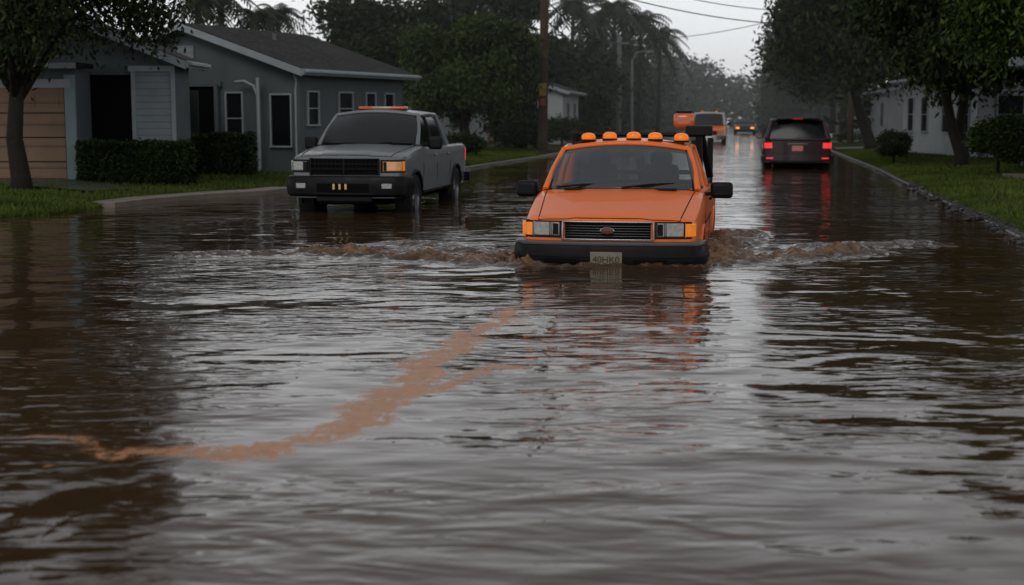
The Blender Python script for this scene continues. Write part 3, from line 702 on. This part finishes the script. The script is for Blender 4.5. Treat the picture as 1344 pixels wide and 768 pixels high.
def bush(name,c,r,n,size=.05,m=None):
    m=m or L_hedge
    cl=[]
    for i in range(14):
        d=RNG.normal(size=3);d/=np.linalg.norm(d);d[2]=abs(d[2])
        cl.append((np.array(c)+d*np.array(r)*.55,np.array(r)*.5))
    EV,EF=tube_data([(c[0],c[1],c[2]-r[2]),(c[0],c[1],c[2]+.3*r[2])],[.05,.03],6)
    return fast_mesh(name,leaves(cl,n,size),4,[m,M_bark],(EV,EF))
bush('bush',(11.75,34.5,.80),(.8,.7,.8),16000,m=L_mid)
bush('bush',(13.3,37,.80),(.9,.7,.8),12000)
bush('bush',(13.1,49,.6),(.6,.6,.55),6000)
bush('bush',(11.9,44.5,.45),(.5,.5,.35),4000)
bush('bush',(.6,60,.6),(1.1,.8,.8),7000,.08)
bush('bush',(2.4,69,.7),(1.1,.8,.9),7000,.08)
bush('bush',(-1.7,50,.5),(.9,.7,.5),5000,.07)
bush('bush',(-2.9,44,.45),(.8,.6,.5),5000,.06)

# ---------------------------------------------------------------- houses
def lapmat(name,col,scale=7):
    m,nt,b=nmat(name);N=nt.nodes;Lk=nt.links;tc=N.new('ShaderNodeTexCoord')
    sp=N.new('ShaderNodeSeparateXYZ');Lk.new(tc.outputs['Object'],sp.inputs[0])
    mu=N.new('ShaderNodeMath');mu.operation='MULTIPLY';mu.inputs[1].default_value=scale;Lk.new(sp.outputs['Z'],mu.inputs[0])
    fr=N.new('ShaderNodeMath');fr.operation='FRACT';Lk.new(mu.outputs[0],fr.inputs[0])
    cr=N.new('ShaderNodeValToRGB');cr.color_ramp.elements[0].position=0;cr.color_ramp.elements[0].color=(col[0]*.45,col[1]*.45,col[2]*.45,1);cr.color_ramp.elements[1].position=.16;cr.color_ramp.elements[1].color=(*col,1)
    Lk.new(fr.outputs[0],cr.inputs[0])
    nz=N.new('ShaderNodeTexNoise');nz.inputs['Scale'].default_value=2.5;nz.inputs['Detail'].default_value=6;Lk.new(tc.outputs['Object'],nz.inputs['Vector'])
    mr=N.new('ShaderNodeMapRange');mr.inputs[3].default_value=.65;mr.inputs[4].default_value=1.2;Lk.new(nz.outputs['Fac'],mr.inputs[0])
    mx=N.new('ShaderNodeVectorMath');mx.operation='SCALE';Lk.new(cr.outputs[0],mx.inputs[0]);Lk.new(mr.outputs[0],mx.inputs['Scale'])
    Lk.new(mx.outputs[0],b.inputs['Base Color'])
    bp=N.new('ShaderNodeBump');bp.invert=True;bp.inputs['Distance'].default_value=.02;bp.inputs['Strength'].default_value=.6;Lk.new(fr.outputs[0],bp.inputs['Height']);Lk.new(bp.outputs['Normal'],b.inputs['Normal'])
    b.inputs['Roughness'].default_value=.55
    return m
def shingle():
    m,nt,b=nmat('roof_shingles');N=nt.nodes;Lk=nt.links;tc=N.new('ShaderNodeTexCoord')
    br=N.new('ShaderNodeTexBrick');br.inputs['Scale'].default_value=3.2;br.inputs['Color1'].default_value=(.016,.016,.018,1);br.inputs['Color2'].default_value=(.045,.043,.043,1);br.inputs['Mortar'].default_value=(.008,.008,.008,1);br.inputs['Mortar Size'].default_value=.02
    Lk.new(tc.outputs['UV'],br.inputs['Vector']);nz=N.new('ShaderNodeTexNoise');nz.inputs['Scale'].default_value=1.3;nz.inputs['Detail'].default_value=7;Lk.new(tc.outputs['Object'],nz.inputs['Vector'])
    mr=N.new('ShaderNodeMapRange');mr.inputs[3].default_value=.4;mr.inputs[4].default_value=1.5;Lk.new(nz.outputs['Fac'],mr.inputs[0])
    mx=N.new('ShaderNodeVectorMath');mx.operation='SCALE';Lk.new(br.outputs['Color'],mx.inputs[0]);Lk.new(mr.outputs[0],mx.inputs['Scale']);Lk.new(mx.outputs[0],b.inputs['Base Color'])
    b.inputs['Roughness'].default_value=.8;b.inputs['Specular IOR Level'].default_value=.15
    bp=N.new('ShaderNodeBump');bp.inputs['Distance'].default_value=.02;bp.inputs['Strength'].default_value=.5;Lk.new(br.outputs['Fac'],bp.inputs['Height']);bp.invert=True;Lk.new(bp.outputs['Normal'],b.inputs['Normal'])
    return m
M_shing=shingle()
M_wall=mat('grey_blue_stucco',(.078,.096,.103),.7,nscale=1.5,namt=.3,bump=.3,bscale=60)
M_lap=lapmat('lap_siding',(.21,.25,.275))
M_trim=mat('trim_white',(.27,.305,.33),.5,nscale=4,namt=.2)
M_garage=lapmat('garage_door_paint',(.21,.125,.075),2.2)
M_win=mat('window_pane',(.008,.010,.012),.08,spec=.5,nscale=2)
M_whitewall=mat('white_wall',(.30,.32,.33),.7,nscale=1.5,namt=.25)
def gable(parent,W,L,ze,zr,z0,wallm,over=.3,x0=0,y0=0,tag=''):
    w=W-over;slope=(zr-ze)/W;zw=ze+slope*over-.04
    v=[(x0-w,y0+over,z0),(x0+w,y0+over,z0),(x0+w,y0+L-over,z0),(x0-w,y0+L-over,z0)]
    v+=[(a,b,zw) for a,b,_ in v]+[(x0,y0+over,zr-.05),(x0,y0+L-over,zr-.05)]
    f=[(0,1,5,8,4),(2,3,7,9,6),(1,2,6,5),(3,0,4,7)]
    mobj('walls'+tag,v,f,wallm,parent,smooth=False)
    for sg in(-1,1):
        t=.05;n=Vector((sg*slope,0,1)).normalized()*t
        a=[Vector((x0,y0,zr)),Vector((x0,y0+L,zr)),Vector((x0+sg*W,y0+L,ze)),Vector((x0+sg*W,y0,ze))]
        V=a+[p+n for p in a]
        o=mobj('roof'+tag,V,[(4,5,6,7),(0,3,2,1),(0,1,5,4),(1,2,6,5),(2,3,7,6),(3,0,4,7)],M_shing,parent,smooth=False)
        uv=o.data.uv_layers.new(name='UV');
        for lp in o.data.loops:
            p=V[lp.vertex_index];uv.data[lp.index].uv=(p.y,math.hypot(p.x-x0,p.z-zr))
        for yy in(y0-.022,y0+L+.022):
            e1=Vector((x0,yy,zr-.05));e2=Vector((x0+sg*(W+.0),yy,ze-.05))
            q=[e1+Vector((0,-.02,-.09)),e2+Vector((0,-.02,-.09)),e2+Vector((0,-.02,.085)),e1+Vector((0,-.02,.085))]
            q+= [p+Vector((0,.038,0)) for p in q]
            mobj('rake_board'+tag,q,[(0,1,2,3),(7,6,5,4),(0,4,5,1),(2,6,7,3),(1,5,6,2),(3,7,4,0)],M_trim,parent,smooth=False)
        box('eave_board'+tag,(x0+sg*(W+.03),y0+L/2,ze-.03),(.05,L+.06,.15),M_trim,parent)
        box('gutter'+tag,(x0+sg*(W+.10),y0+L/2,ze-.02),(.09,L,.08),M_trim,parent,.02)
    return zw
def window(parent,c,w,h,axis='y',sgn=-1,mull=True):
    x,y,z=c;d=sgn
    def B(n,off,du,dz,sw,sh,t,m):
        if axis=='y': box(n,(x+du,y+d*off,z+dz),(sw,t,sh),m,parent)
        else: box(n,(x+d*off,y+du,z+dz),(t,sw,sh),m,parent)
    B('window_pane',.012,0,0,w,h,.02,M_win)
    B('window_frame',.03,0,h/2+.02,w+.08,.04,.06,M_trim);B('window_sill',.04,0,-h/2-.02,w+.10,.04,.09,M_trim)
    for s in(-1,1): B('window_frame',.03,s*(w/2+.02),0,.04,h,.055,M_trim)
    if mull: B('window_mullion',.028,0,0,w,.025,.02,M_trim)

H=empty('grey_house',(0,0,0))
th=-math.atan2(.375,.927)
K=empty('main_wing',(-5.1,35,0),th);K.parent=H
W=3.57
zw=gable(K,W,6.4,2.66,3.86,.1,M_wall,.32,x0=-W,y0=0)
box('porch_shade_panel',(-3.35,.31,1.25),(1.5,.03,2.1),M_dark,K)  # flat dark panel on the wall, porch shade painted as colour
box('front_door',(-3.6,.28,1.2),(.8,.04,2.0),mat('door_paint',(.016,.018,.02),.5),K,.01)
box('porch_header',(-3.35,.27,2.36),(1.7,.08,.12),M_wall,K)
box('porch_post',(-2.62,.22,1.25),(.10,.12,2.2),M_wall,K,.01)
window(K,(-2.15,.32,1.5),.45,1.25)
window(K,(-.80,.32,1.45),.55,1.25,mull=False)
box('gable_vent',(-W,.30,3.15),(.5,.03,.35),M_lap,K)
tube('downspout',[(-.3,.1,2.6),(-.32,.24,2.4),(-.36,.26,2.2),(-.36,.26,.2)],.03,M_trim,K)
tube('porch_post',[(-1.30,.05,.2),(-1.30,.05,2.5)],.05,M_trim,K)
tube('post_bracket',[(-1.30,.05,2.0),(-1.42,.05,2.3),(-1.70,.05,2.42),(-1.95,.05,2.40)],.035,M_trim,K)
for y,wd in((1.0,.5),(2.7,.7),(4.1,.5),(5.2,.5)): window(K,(-.32,y,1.75),wd,.8,'x',1)
box('base_course',(-.30,3.2,.25),(.06,5.7,.3),M_concd,K)
box('corner_board',(-.31,.31,1.4),(.10,.10,2.6),M_wall,K)
tube('chimney_vent',[(-2.6,3,3.2),(-2.6,3,3.75)],.06,M_metal,K)
G=empty('garage_wing',(0,0,0));G.parent=H
gable(G,2.75,1.9,2.70,3.80,.1,M_wall,.3,x0=-9.75,y0=30.9,tag='_front')
gable(G,2.0,7.0,2.60,3.45,.1,M_wall,.3,x0=-10.7,y0=31.3,tag='_rear')
box('siding_panel',(-7.78,31.17,1.45),(.80,.04,2.2),M_lap,G)
for x in(-8.21,-7.35): box('corner_board',(x,31.15,1.45),(.08,.07,2.3),M_trim,G)
box('wing_frieze',(-7.8,31.12,2.58),(1.0,.05,.12),M_trim,G)
box('entry_shade_panel',(-8.75,31.18,1.3),(.95,.03,2.3),M_dark,G)  # thin near-black sheet standing in for the shade of the entry
box('garage_walls',(-11.2,30.7,1.32),(4.1,1.1,2.4),M_wall,G)
box('garage_door',(-10.95,30.13,1.12),(3.1,.05,2.05),M_garage,G)
for k in range(1,4): box('garage_door_groove',(-10.95,30.10,.1+k*.51),(3.1,.015,.02),M_dark,G)
for k in range(6): box('garage_panel',(-12.2+k*.5,30.098,1.9),(.38,.012,.28),M_garage,G,.004)
box('garage_trim',(-9.27,30.12,1.25),(.22,.08,2.35),mat('teal_trim',(.17,.235,.25),.5),G)
box('garage_header',(-10.95,30.11,2.24),(3.4,.07,.18),M_trim,G)
box('garage_canopy',(-11.2,30.3,2.62),(4.4,1.3,.10),M_shing,G)
box('garage_canopy_fascia',(-11.2,29.63,2.60),(4.42,.04,.12),M_trim,G)
# right houses
R=empty('white_house')
K2=empty('wing',(19.0,46,0),0);K2.parent=R
gable(K2,4.3,9.5,2.85,4.2,.1,M_whitewall,.35)
for y in(1.5,3.6,6.2,8): window(K2,(-3.95,y,1.6),.8,1.2,'x',-1)
for x in(-2.8,-.6,1.8): window(K2,(x,.35,1.6),1.0,1.2)
box('front_door',(-1.7,.32,1.15),(.9,.05,2.0),M_garage,K2)
R2=empty('porch_house')
K3=empty('wing',(17.2,31.5,0),0);K3.parent=R2
gable(K3,3.6,8,2.9,4.1,.1,mat('shaded_siding',(.11,.13,.135),.7,nscale=2,namt=.25),.35)  # tree shade put into the siding colour
for y in(1.5,4.5): window(K3,(-3.25,y,1.6),.8,1.2,'x',-1)
box('porch_roof',(-4.6,.9,2.83),(2.2,1.6,.10),M_shing,K3)
box('porch_fascia',(-5.72,.9,2.80),(.05,1.64,.2),M_trim,K3)
for x,y in((-5.55,.25),(-4.2,.25)): box('porch_column',(x,y,1.45),(.22,.22,2.6),M_trim,K3,.015);box('column_base',(x,y,.22),(.32,.32,.2),M_conc,K3,.01)
box('porch_floor',(-4.6,.9,.16),(2.3,1.8,.14),M_conc,K3)
def fh(name,x,y,w,l,m,rz=0):
    r=empty(name,(x,y,0),rz);gable(r,w,l,2.7,3.9,.1,m,.3)
    window(r,(w-.3,l*.3,1.6),.9,1.1,'x',1);window(r,(-w+.3,l*.3,1.6),.9,1.1,'x',-1);window(r,(w-.3,l*.7,1.6),.9,1.1,'x',1)
    for xx in(-w*.5,w*.4): window(r,(xx,.3,1.6),.9,1.1)
    box('door',(0,.28,1.15),(.9,.05,2.0),M_garage,r)
fh('white_bungalow',-.8,71,3.6,8,M_whitewall,-.15);fh('white_bungalow',3.0,98,3.6,9,M_whitewall,-.15)
fh('white_bungalow',21.2,67,3.8,9,M_whitewall,-.15);fh('white_bungalow',28,100,3.8,9,M_whitewall,-.15)

# ---------------------------------------------------------------- poles & wires
U=empty('utility_pole',(1.24,58,0))
tube('pole',[(0,0,0),(.05,0,5),(.12,0,10)],[.2,.17,.13],M_pole,U,12)
box('crossarm',(.1,-.15,9.3),(2.2,.1,.12),M_pole,U)
for x in(-.9,-.4,.6,1.1): lathe('insulator',[(.001,0),(.04,0),(.05,.05),(.03,.12),(.001,.12)],M_metal,U,10,'z',(x,-.15,9.36))
lathe('transformer',[(.001,7.2),(.25,7.2),(.27,7.3),(.27,8.0),(.2,8.1),(.001,8.12)],M_metal,U,16,'z',(-.4,0,0))
box('pole_tag',(.0,-.2,2.6),(.28,.03,.5),mat('tag_yellow',(.25,.17,.04),.6),U);box('pole_tag_red',(.0,-.2,2.1),(.22,.03,.28),mat('tag_red',(.2,.05,.03),.6),U)
U2=empty('utility_pole',(6.7,90,0));tube('pole',[(0,0,0),(0,0,6.4)],[.17,.13],M_metal,U2,10);box('crossarm',(0,-.1,6.0),(1.2,.08,.08),M_metal,U2)
U3=empty('utility_pole',(17.5,74,0));tube('pole',[(0,0,0),(0,0,8)],[.17,.13],M_pole,U3,10)
def lamp(x,y,h,d=1):
    e=empty('street_lamp',(x,y,0));tube('post',[(0,0,0),(0,0,h*.9),(d*.3,0,h),(d*1.0,0,h+.1)],[.12,.09,.06,.05],M_metal,e,8)
    box('lamp_head',(d*1.2,0,h+.08),(.7,.28,.14),M_metal,e,.04);box('lamp_lens',(d*1.2,0,h+.01),(.45,.2,.03),mat('lens',(.6,.6,.6),.3),e)
lamp(14.4,140,6.3,-1);lamp(8.6,103,6.0,1)
def wire(a,b,sag,r=.014):
    a=Vector(a);b=Vector(b);return [a.lerp(b,t)-Vector((0,0,sag*4*t*(1-t))) for t in np.linspace(0,1,20)]
Wv=[];Wf=[]
for a,b,sg,r in[((1.3,58,9.4),(17.5,74,7.8),.5,.02),((1.3,58,8.0),(17.5,74,7.0),.9,.02),((1.3,58,7.2),(17.5,74,6.2),.7,.025),((1.3,58,6.2),(6.7,90,6.0),.5,.03),((1.3,58,5.4),(6.7,90,5.3),.5,.03),((1.3,58,6.4),(-6.5,40,2.9),.5,.018),((6.7,90,6.1),(14.4,140,6.2),.8,.03),((6.7,90,6.2),(17.5,74,7.6),.6,.02)]:
    V,F=tube_data(wire(a,b,sg),r,5,off=len(Wv));Wv+=V;Wf+=F
mobj('power_lines',Wv,Wf,M_dark)

import bmesh
bmr=bmesh.new()
for i in range(420):
    y=RNG.uniform(17,33) if i%3 else RNG.uniform(19,24);x=np.interp(y,RP[:,1],RP[:,0])+RNG.normal(-.02,.14);s=RNG.uniform(.03,.085)
    g=bmesh.ops.create_icosphere(bmr,subdivisions=1,radius=s,matrix=Matrix.Translation((x,y,RNG.uniform(-.02,.03)))@Matrix.Rotation(RNG.random()*3,4,'Z')@Matrix.Diagonal((1.3,.9,.6,1)))
    for v in g['verts']: v.co+=Vector(RNG.normal(0,s*.16,3))
me=bpy.data.meshes.new('rocks');bmr.to_mesh(me);bmr.free();me.materials.append(mat('wet_rock',(.022,.02,.018),.4,nscale=6,namt=.5,spec=.3))
o=bpy.data.objects.new('verge_rocks',me);scene.collection.objects.link(o)
bmr=bmesh.new()
for i in range(90):
    x=RNG.uniform(7.0,8.1);y=26+RNG.normal(0,.35)+(x-7.5)*.5;s=RNG.uniform(.03,.1)
    bmesh.ops.create_icosphere(bmr,subdivisions=1,radius=s,matrix=Matrix.Translation((x,y,-.01))@Matrix.Rotation(RNG.random()*3,4,'Z')@Matrix.Diagonal((2.2,1,.3,1)))
me=bpy.data.meshes.new('debris');bmr.to_mesh(me);bmr.free();me.materials.append(M_bark)
o=bpy.data.objects.new('floating_debris',me);scene.collection.objects.link(o)
Q=[]
for i in range(46):
    Y=RNG.uniform(5.5,22);x=RNG.uniform(-.33,.33)*Y;s=RNG.uniform(.010,.022);a=RNG.random()*6
    if i<3: x,Y=[(-3.4,18.2),(-2.3,16.9),(-2.1,6.3)][i];s=.035
    c,d=math.cos(a)*s,math.sin(a)*s
    Q+=[(x-c,Y-d,.016),(x+d*.5,Y-c*.5,.02),(x+c,Y+d,.018),(x-d*.5,Y+c*.5,.02)]
fast_mesh('fallen_leaves',np.array(Q),4,[mat('dead_leaf',(.30,.13,.03),.6)])

# ---------------------------------------------------------------- water
def axis(a,b,st,lo,hi,g=1.22):
    c=list(np.arange(a,b+st*.5,st));s=st;x=c[-1];up=[]
    while x<hi: s*=g;x+=s;up.append(min(x,hi))
    s=st;x=c[0];dn=[]
    while x>lo: s*=g;x-=s;dn.append(max(x,lo))
    return np.array(dn[::-1]+c+up)
XS=axis(-5.5,7.0,.035,-500,500);YS=axis(4.2,20.5,.035,-150,800)
X,Y=np.meshgrid(XS,YS);nx,ny=len(XS),len(YS)
def sines(n,l0,l1,seed,aniso=.5):
    rs=np.random.default_rng(seed);o=np.zeros_like(X);tot=0
    for i in range(n):
        l=l0*(l1/l0)**rs.random();th=rs.normal()*aniso+math.pi/2;k=2*math.pi/l;a=l
        o+=a*np.sin(k*(X*math.cos(th)+Y*math.sin(th))+rs.random()*6.28);tot+=a*a
    return o/math.sqrt(tot/2)
def dseg(ax,ay,bx,by):
    dx,dy=bx-ax,by-ay;t=np.clip(((X-ax)*dx+(Y-ay)*dy)/(dx*dx+dy*dy),0,1);return np.hypot(X-ax-t*dx,Y-ay-t*dy),t
fade=np.clip((X+5.5)/1,0,1)*np.clip((7-X)/1,0,1)*np.clip((Y-4.2)/.5,0,1)*np.clip((20.5-Y)/1.5,0,1)
Z=fade*(.0030*sines(22,.7,2.8,1,.8)+.0008*sines(26,.25,.6,2,.9))
wake=np.zeros_like(X);mud=np.zeros_like(X)
def blob(ax,ay,bx,by,r0,r1,k):
    d,t=dseg(ax,ay,bx,by);r=r0+(r1-r0)*t;return k*np.exp(-(d/r)**2)
for s in[(.10,15.25,-2.2,16.6,.32,.42,.9),(.1,15.8,-1.2,17.6,.35,.4,.6),(2.08,15.25,3.9,16.6,.32,.45,.9),(2.2,15.5,3.0,19.3,.35,.4,.9),(.05,15.0,1.95,14.92,.10,.10,.6),(3.6,17.2,5.0,17.6,.3,.5,.45),(.06,15.2,.02,15.9,.25,.3,1.35),(2.12,15.3,2.35,16.4,.28,.38,1.4),(-2.2,16.6,-3.6,16.3,.4,.3,.5)]:
    wake=np.maximum(wake,blob(*s))
chop=np.abs(sines(26,.16,.6,4,1.6));chop2=sines(26,.11,.30,5,2);c3=sines(20,.3,.9,6,2)
ridge=np.clip(1.0-chop*1.1,0,1)**1.5
Z+=fade*wake*(.060*ridge+.014*chop2+.024*c3+.022)
mud=np.maximum(mud,wake*(.50+.45*ridge+.25*np.clip(c3,0,1)))
S=[(.19,12.9),(.08,11.9),(-.12,10.9),(-.38,9.95),(-.52,9.1),(-.62,8.4),(-.73,7.7),(-.9,7.1),(-1.12,6.7),(-1.4,6.58),(-1.75,6.66),(-2.2,6.9),(-2.9,7.1)]
wid=[.06,.09,.12,.15,.15,.14,.14,.15,.16,.14,.11,.10,.08];stg=[.3,.6,.85,1,1,1,1,1,1,.95,.75,.5,.15]
st=np.zeros_like(X)
Xb=X;Yb=Y;X=X+.05*np.sin(Y*5)+.03*np.sin(Y*13+X*4)+.015*np.sin(Y*31+X*17);Y=Y+.07*np.sin(Xb*9)+.03*np.sin(Xb*23+Yb*5)
for i in range(len(S)-1):
    d,t=dseg(*S[i],*S[i+1]);r=wid[i]+(wid[i+1]-wid[i])*t;k=stg[i]+(stg[i+1]-stg[i])*t
    st=np.maximum(st,k*np.clip(1.15-(d/r)**1.2*.60,0,1.1))
S2=[(.05,8.95),(-.25,8.65),(-.45,8.3),(-.62,7.9)]
for a,b in zip(S2[:-1],S2[1:]):
    d,t=dseg(*a,*b);st=np.maximum(st,.9*np.clip(1.2-(d/.06)*.5,0,1))
for s in[(.3,13.0,.9,13.3,.15,.2,.45),(-.38,9.9,.0,10.6,.2,.15,.45),(-.5,8.9,-.8,8.2,.3,.3,.35)]: st=np.maximum(st,blob(*s))
X,Y=Xb,Yb
mud=np.maximum(mud,st);Z+=fade*st*.002
V=np.c_[X.ravel(),Y.ravel(),Z.ravel()]
ii=np.arange(nx*ny).reshape(ny,nx);Fq=np.stack([ii[:-1,:-1],ii[:-1,1:],ii[1:,1:],ii[1:,:-1]],-1).reshape(-1,4)
me=bpy.data.meshes.new('flood_water');me.vertices.add(len(V));me.vertices.foreach_set('co',V.astype(np.float32).ravel())
me.loops.add(Fq.size);me.loops.foreach_set('vertex_index',Fq.astype(np.int32).ravel());me.polygons.add(len(Fq));me.polygons.foreach_set('loop_start',np.arange(0,Fq.size,4,dtype=np.int32))
me.polygons.foreach_set('use_smooth',[True]*len(Fq));me.update(calc_edges=True)
at=me.attributes.new('mud','FLOAT','POINT');at.data.foreach_set('value',mud.ravel().astype(np.float32))
at=me.attributes.new('wake','FLOAT','POINT');at.data.foreach_set('value',wake.ravel().astype(np.float32))
def water_mat():
    m,nt,b=nmat('flood_water');N=nt.nodes;Lk=nt.links
    tc=N.new('ShaderNodeTexCoord')
    def noise(scale,detail,sx=1,sy=1,dist=0,rot=0):
        mp=N.new('ShaderNodeMapping');mp.inputs['Scale'].default_value=(sx,sy,1);mp.inputs['Rotation'].default_value=(0,0,rot);Lk.new(tc.outputs['Object'],mp.inputs[0])
        n=N.new('ShaderNodeTexNoise');n.inputs['Scale'].default_value=scale;n.inputs['Detail'].default_value=detail;n.inputs['Distortion'].default_value=dist;Lk.new(mp.outputs[0],n.inputs['Vector']);return n.outputs['Fac']
    def mixc(f,c1,c2):
        x=N.new('ShaderNodeMix');x.data_type='RGBA';Lk.new(f,x.inputs[0])
        for i,c in((6,c1),(7,c2)):
            if isinstance(c,tuple): x.inputs[i].default_value=(*c,1)
            else: Lk.new(c,x.inputs[i])
        return x.outputs[2]
    am=N.new('ShaderNodeAttribute');am.attribute_name='mud';aw=N.new('ShaderNodeAttribute');aw.attribute_name='wake'
    nb=noise(9,9,1.4,.8,.9,.5)
    nx_=N.new('ShaderNodeMapRange');nx_.inputs[1].default_value=.32;nx_.inputs[2].default_value=.68;nx_.inputs[3].default_value=.45;nx_.inputs[4].default_value=1.45;Lk.new(nb,nx_.inputs[0])
    a=N.new('ShaderNodeMath');a.operation='MULTIPLY';Lk.new(nx_.outputs[0],a.inputs[0]);Lk.new(am.outputs['Fac'],a.inputs[1])
    mr=N.new('ShaderNodeMapRange');mr.interpolation_type='SMOOTHSTEP';mr.inputs[1].default_value=.22;mr.inputs[2].default_value=.90;Lk.new(a.outputs[0],mr.inputs[0])
    big=noise(.35,4,1,1,.3);det=noise(14,6,1,1,.4)
    base=mixc(big,(.032,.018,.009),(.070,.040,.021))
    streak=mixc(det,(.20,.078,.026),(.58,.25,.09))
    churn=mixc(det,(.10,.058,.032),(.30,.18,.105))
    wf=N.new('ShaderNodeMapRange');wf.inputs[1].default_value=.05;wf.inputs[2].default_value=.35;Lk.new(aw.outputs['Fac'],wf.inputs[0])
    mudc=mixc(wf.outputs[0],streak,churn)
    Lk.new(mixc(mr.outputs[0],base,mudc),b.inputs['Base Color'])
    ro=N.new('ShaderNodeMapRange');ro.inputs[3].default_value=.03;ro.inputs[4].default_value=.34;Lk.new(mr.outputs[0],ro.inputs[0]);Lk.new(ro.outputs[0],b.inputs['Roughness'])
    sl=N.new('ShaderNodeMapRange');sl.inputs[3].default_value=.5;sl.inputs[4].default_value=.25;Lk.new(mr.outputs[0],sl.inputs[0]);Lk.new(sl.outputs[0],b.inputs['Specular IOR Level'])
    b.inputs['IOR'].default_value=1.38
    def bump(h,dist,prev=None,strn=1):
        bp=N.new('ShaderNodeBump');bp.inputs['Distance'].default_value=dist;bp.inputs['Strength'].default_value=strn;Lk.new(h,bp.inputs['Height'])
        if prev: Lk.new(prev,bp.inputs['Normal'])
        return bp.outputs['Normal']
    pw=noise(.38,3,1,1,.8);pm=N.new('ShaderNodeMapRange');pm.inputs[1].default_value=.40;pm.inputs[2].default_value=.64;pm.inputs[3].default_value=.15;pm.inputs[4].default_value=1.0;Lk.new(pw,pm.inputs[0])
    def mod(h):
        mu=N.new('ShaderNodeMath');mu.operation='MULTIPLY';Lk.new(h,mu.inputs[0]);Lk.new(pm.outputs[0],mu.inputs[1]);return mu.outputs[0]
    n1=bump(noise(1.1,1,.8,1.3,.7,-.2),.022)
    n2=bump(mod(noise(3.0,1,.6,1.5,1.0,.25)),.020,n1)
    n3=bump(mod(noise(7,2,.6,1.5,.8,-.1)),.0065,n2)
    ch=N.new('ShaderNodeMath');ch.operation='MULTIPLY';Lk.new(noise(13,4,1,1,1.0),ch.inputs[0]);Lk.new(aw.outputs['Fac'],ch.inputs[1])
    n4=bump(ch.outputs[0],.045,n3)
    Lk.new(n4,b.inputs['Normal'])
    return m
me.materials.append(water_mat())
o=bpy.data.objects.new('flood_water',me);scene.collection.objects.link(o)

# ---------------------------------------------------------------- rain mist (real scattering air over the far street)
mm=bpy.data.materials.new('rain_mist');mm.use_nodes=True;nt=mm.node_tree
for n in list(nt.nodes): nt.nodes.remove(n)
oo=nt.nodes.new('ShaderNodeOutputMaterial');vs=nt.nodes.new('ShaderNodeVolumeScatter');vs.inputs['Density'].default_value=.0013;vs.inputs['Color'].default_value=(.94,.97,1,1)
nt.links.new(vs.outputs[0],oo.inputs['Volume'])
box('rain_mist',(20,205,7.5),(300,330,14),mm)

# ---------------------------------------------------------------- sky / light
w=bpy.data.worlds.new('World');scene.world=w;w.use_nodes=True;N=w.node_tree.nodes;Lk=w.node_tree.links
bg=N['Background'];bg.inputs['Strength'].default_value=.1
sky=N.new('ShaderNodeTexSky');sky.sky_type='NISHITA';sky.sun_disc=False;sky.sun_elevation=math.radians(38);sky.sun_rotation=math.radians(200);sky.dust_density=4
tc=N.new('ShaderNodeTexCoord');mp=N.new('ShaderNodeMapping');mp.inputs['Scale'].default_value=(1,1,3.2);Lk.new(tc.outputs['Generated'],mp.inputs[0])
nz=N.new('ShaderNodeTexNoise');nz.inputs['Scale'].default_value=2.2;nz.inputs['Detail'].default_value=6;nz.inputs['Distortion'].default_value=.4;Lk.new(mp.outputs[0],nz.inputs['Vector'])
cr=N.new('ShaderNodeValToRGB');cr.color_ramp.elements[0].position=.3;cr.color_ramp.elements[0].color=(.80,.83,.86,1);cr.color_ramp.elements[1].position=.72;cr.color_ramp.elements[1].color=(.99,.99,1,1)
Lk.new(nz.outputs['Fac'],cr.inputs[0])
# made-up sky gradient: unseen zenith dimmed to darken the scene, horizon kept bright
sp=N.new('ShaderNodeSeparateXYZ');Lk.new(tc.outputs['Generated'],sp.inputs[0])
gr=N.new('ShaderNodeMapRange');gr.interpolation_type='SMOOTHSTEP';gr.inputs[1].default_value=.05;gr.inputs[2].default_value=.45;gr.inputs[3].default_value=12.5;gr.inputs[4].default_value=4.2;Lk.new(sp.outputs['Z'],gr.inputs[0])
sc=N.new('ShaderNodeVectorMath');sc.operation='SCALE';Lk.new(gr.outputs[0],sc.inputs['Scale']);Lk.new(cr.outputs[0],sc.inputs[0])
mx=N.new('ShaderNodeMix');mx.data_type='RGBA';mx.inputs[0].default_value=.92;Lk.new(sky.outputs[0],mx.inputs[6]);Lk.new(sc.outputs[0],mx.inputs[7])
Lk.new(mx.outputs[2],bg.inputs['Color'])
bg.inputs['Strength'].default_value=.072
sun=bpy.data.lights.new('sun','SUN');sun.energy=.6;sun.angle=math.radians(25);sun.color=(1,.95,.88)
so=bpy.data.objects.new('sun',sun);scene.collection.objects.link(so)
el,rt=math.radians(38),math.radians(200)
d=Vector((math.sin(rt)*math.cos(el),math.cos(rt)*math.cos(el),math.sin(el)));so.rotation_euler=d.to_track_quat('Z','Y').to_euler()
bg.inputs['Strength'].default_value=.095

# ---------------------------------------------------------------- camera
cam=bpy.data.cameras.new('camera');co=bpy.data.objects.new('camera',cam);scene.collection.objects.link(co);scene.camera=co
cam.lens=50;cam.sensor_width=36;cam.clip_end=2000;cam.clip_start=.1
co.location=(0,0,1.6);co.rotation_euler=(math.radians(90-7.14),0,0)
cam.dof.use_dof=True;cam.dof.focus_distance=16;cam.dof.aperture_fstop=2.0
